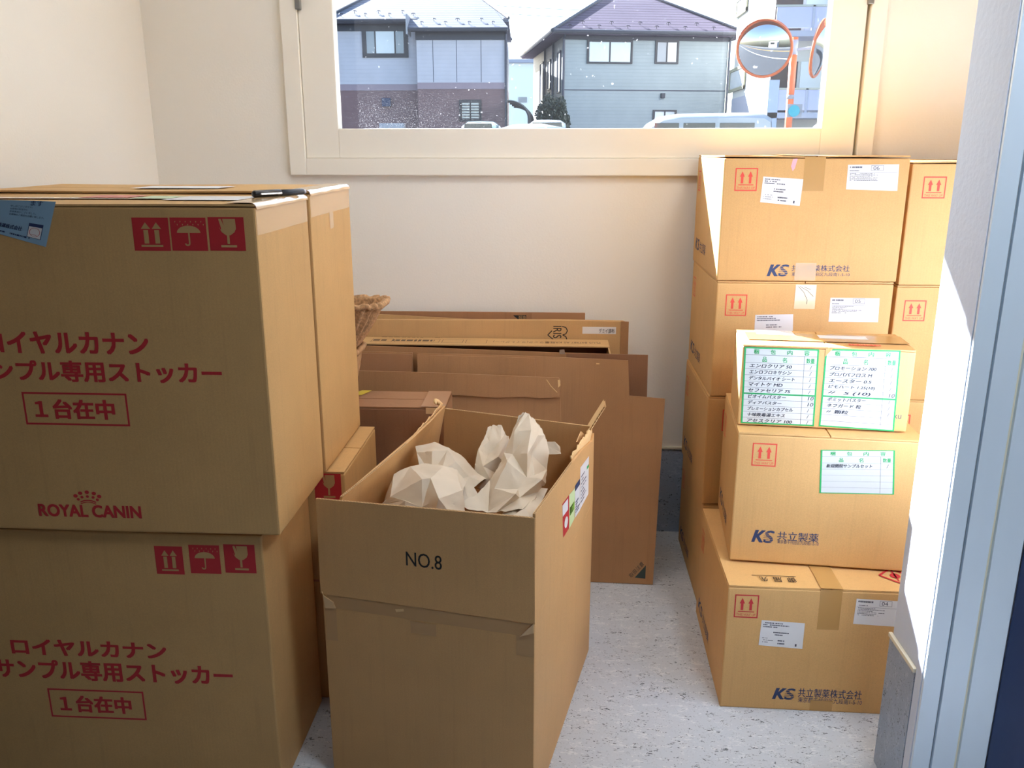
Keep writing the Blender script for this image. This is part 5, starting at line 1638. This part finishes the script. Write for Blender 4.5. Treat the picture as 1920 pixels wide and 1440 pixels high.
# white cabinet against the left house
p = at(711, 240, 36.5); q = at(757, 231, 36.5)
cb = thing('meter_cabinet', 'white double cabinet standing before the mauve brick wall', 'cabinet', (p.x, 36.5, ZG), 0)
bx('body', (0, 0, 0), (q.x - p.x, 0.4, q.z - ZG), M_WHITEP, cb, bevel=0.02)
for k in range(2):
    bx('door', (0.02 + k * (q.x - p.x) / 2, -0.015, 0.05), ((k + 1) * (q.x - p.x) / 2 - 0.02, -0.001, q.z - ZG - 0.04), M_WHITEP, cb)

# ---- bush: thousands of small leaves on a lumpy crown
pb_ = at(1035, 240, 35.0)
bu = thing('bush', 'dense dark green rounded bush at the corner of the blue-grey house', 'bush', (pb_.x, 35.0, ZG), 0)
rd = random.Random(9)
bw, bh = (at(1068, 230, 35).x - at(1002, 230, 35).x) / 2, at(1035, 179, 35).z - ZG
bm = bmesh.new()
for i in range(5200):
    th = rd.uniform(0, 2 * pi); ph = math.acos(rd.uniform(-0.9, 1))
    rr = rd.uniform(0.72, 1.0) * (1 + 0.14 * noise.noise(Vector((sin(ph) * cos(th) * 2.2, sin(ph) * sin(th) * 2.2, cos(ph) * 2.2))))
    e = lambda c: math.copysign(abs(c) ** 0.75, c)
    c0 = Vector((e(sin(ph) * cos(th)) * bw * rr, e(sin(ph) * sin(th)) * bw * rr, bh * 0.5 + e(cos(ph)) * bh * 0.5 * rr))
    a = Vector((rd.uniform(-1, 1), rd.uniform(-1, 1), rd.uniform(-1, 1))).normalized() * 0.075
    b = a.orthogonal().normalized() * 0.045
    bm.faces.new([bm.verts.new(c0 + v) for v in (a, b, -a, -b)])
from_bm('foliage', bm, M_LEAF, bu, kind='stuff')
bm = bmesh.new()
for k in range(4):
    tube(bm, [(0.1 * cos(k * 1.6), 0.1 * sin(k * 1.6), 0), (0.35 * cos(k * 1.6), 0.35 * sin(k * 1.6), bh * 0.7)], [0.05, 0.02], 6)
from_bm('stem', bm, plain('bark', (70, 56, 46), 0.9), bu)

# ---- arched carport between the houses
pc_ = at(952, 238, 37.0)
cp = thing('carport', 'dark arched carport between the two houses', 'carport', (pc_.x, 37.0, ZG), 0)
Wc = at(992, 220, 37).x - pc_.x
zt = at(955, 190, 37).z - ZG; zl = at(990, 222, 37).z - ZG
for k in range(4):
    bm = bmesh.new()
    tube(bm, [(Wc * sin(radians(a)), k * 1.5, zl + (zt - zl) * cos(radians(a))) for a in range(0, 91, 9)] + [(Wc, k * 1.5, 0)], 0.06, 6)
    from_bm('arched_rib', bm, M_WF, cp)
bm = bmesh.new()
pr = [(Wc * 0.985 * sin(radians(a)), zl + (zt - zl) * cos(radians(a)) + 0.03) for a in range(0, 86, 8)]
prism(bm, pr + [(x, z + 0.03) for x, z in reversed(pr)], lambda u, v: (u, -0.1, v), lambda u, v: (u, 4.7, v))
from_bm('roof_sheet', bm, plain('smoked_sheet', (120, 124, 120), 0.3), cp)

# ---- far white building seen between the houses, picket fence, wires
fb = House('distant_building', 'far pale building showing between the two houses', 'building', 940, 95.0, 0)
fw, fh = at(1075, 200, 95).x - fb.loc.x, at(1000, 118, 95).z - ZG
bx('wall', (0, 0, 0), (fw, 8, fh), plain('far_white_wall', (244, 246, 244), 0.9), fb.root)
x0, z0 = fb.fy(960, 124); x1, z1 = fb.fy(981, 118)
bx('roof_edge', (-0.3, -0.4, fh + 0.01), (fw + 0.3, 8.3, fh + 0.35), M_GREYW, fb.root)
x0, z0 = fb.fy(972, 192); x1, z1 = fb.fy(988, 182)
bx('window', (x0, -0.1, z0), (x1, -0.001, z1), M_PANE_D, fb.root)
wr = bmesh.new()
for dz, dy in ((0, 0), (0.55, 0.4)):
    p0, p1 = at(700, -4, 66), at(1180, 34, 66)
    tube(wr, [p0.lerp(p1, t / 12) + Vector((0, dy, dz - 0.35 * 4 * (t / 12) * (1 - t / 12))) for t in range(13)], 0.02, 5)
tag(from_bm('overhead_wires', wr, M_WF), 'thin overhead wires crossing the sky between the houses', 'wire')

bpy.context.view_layer.update()
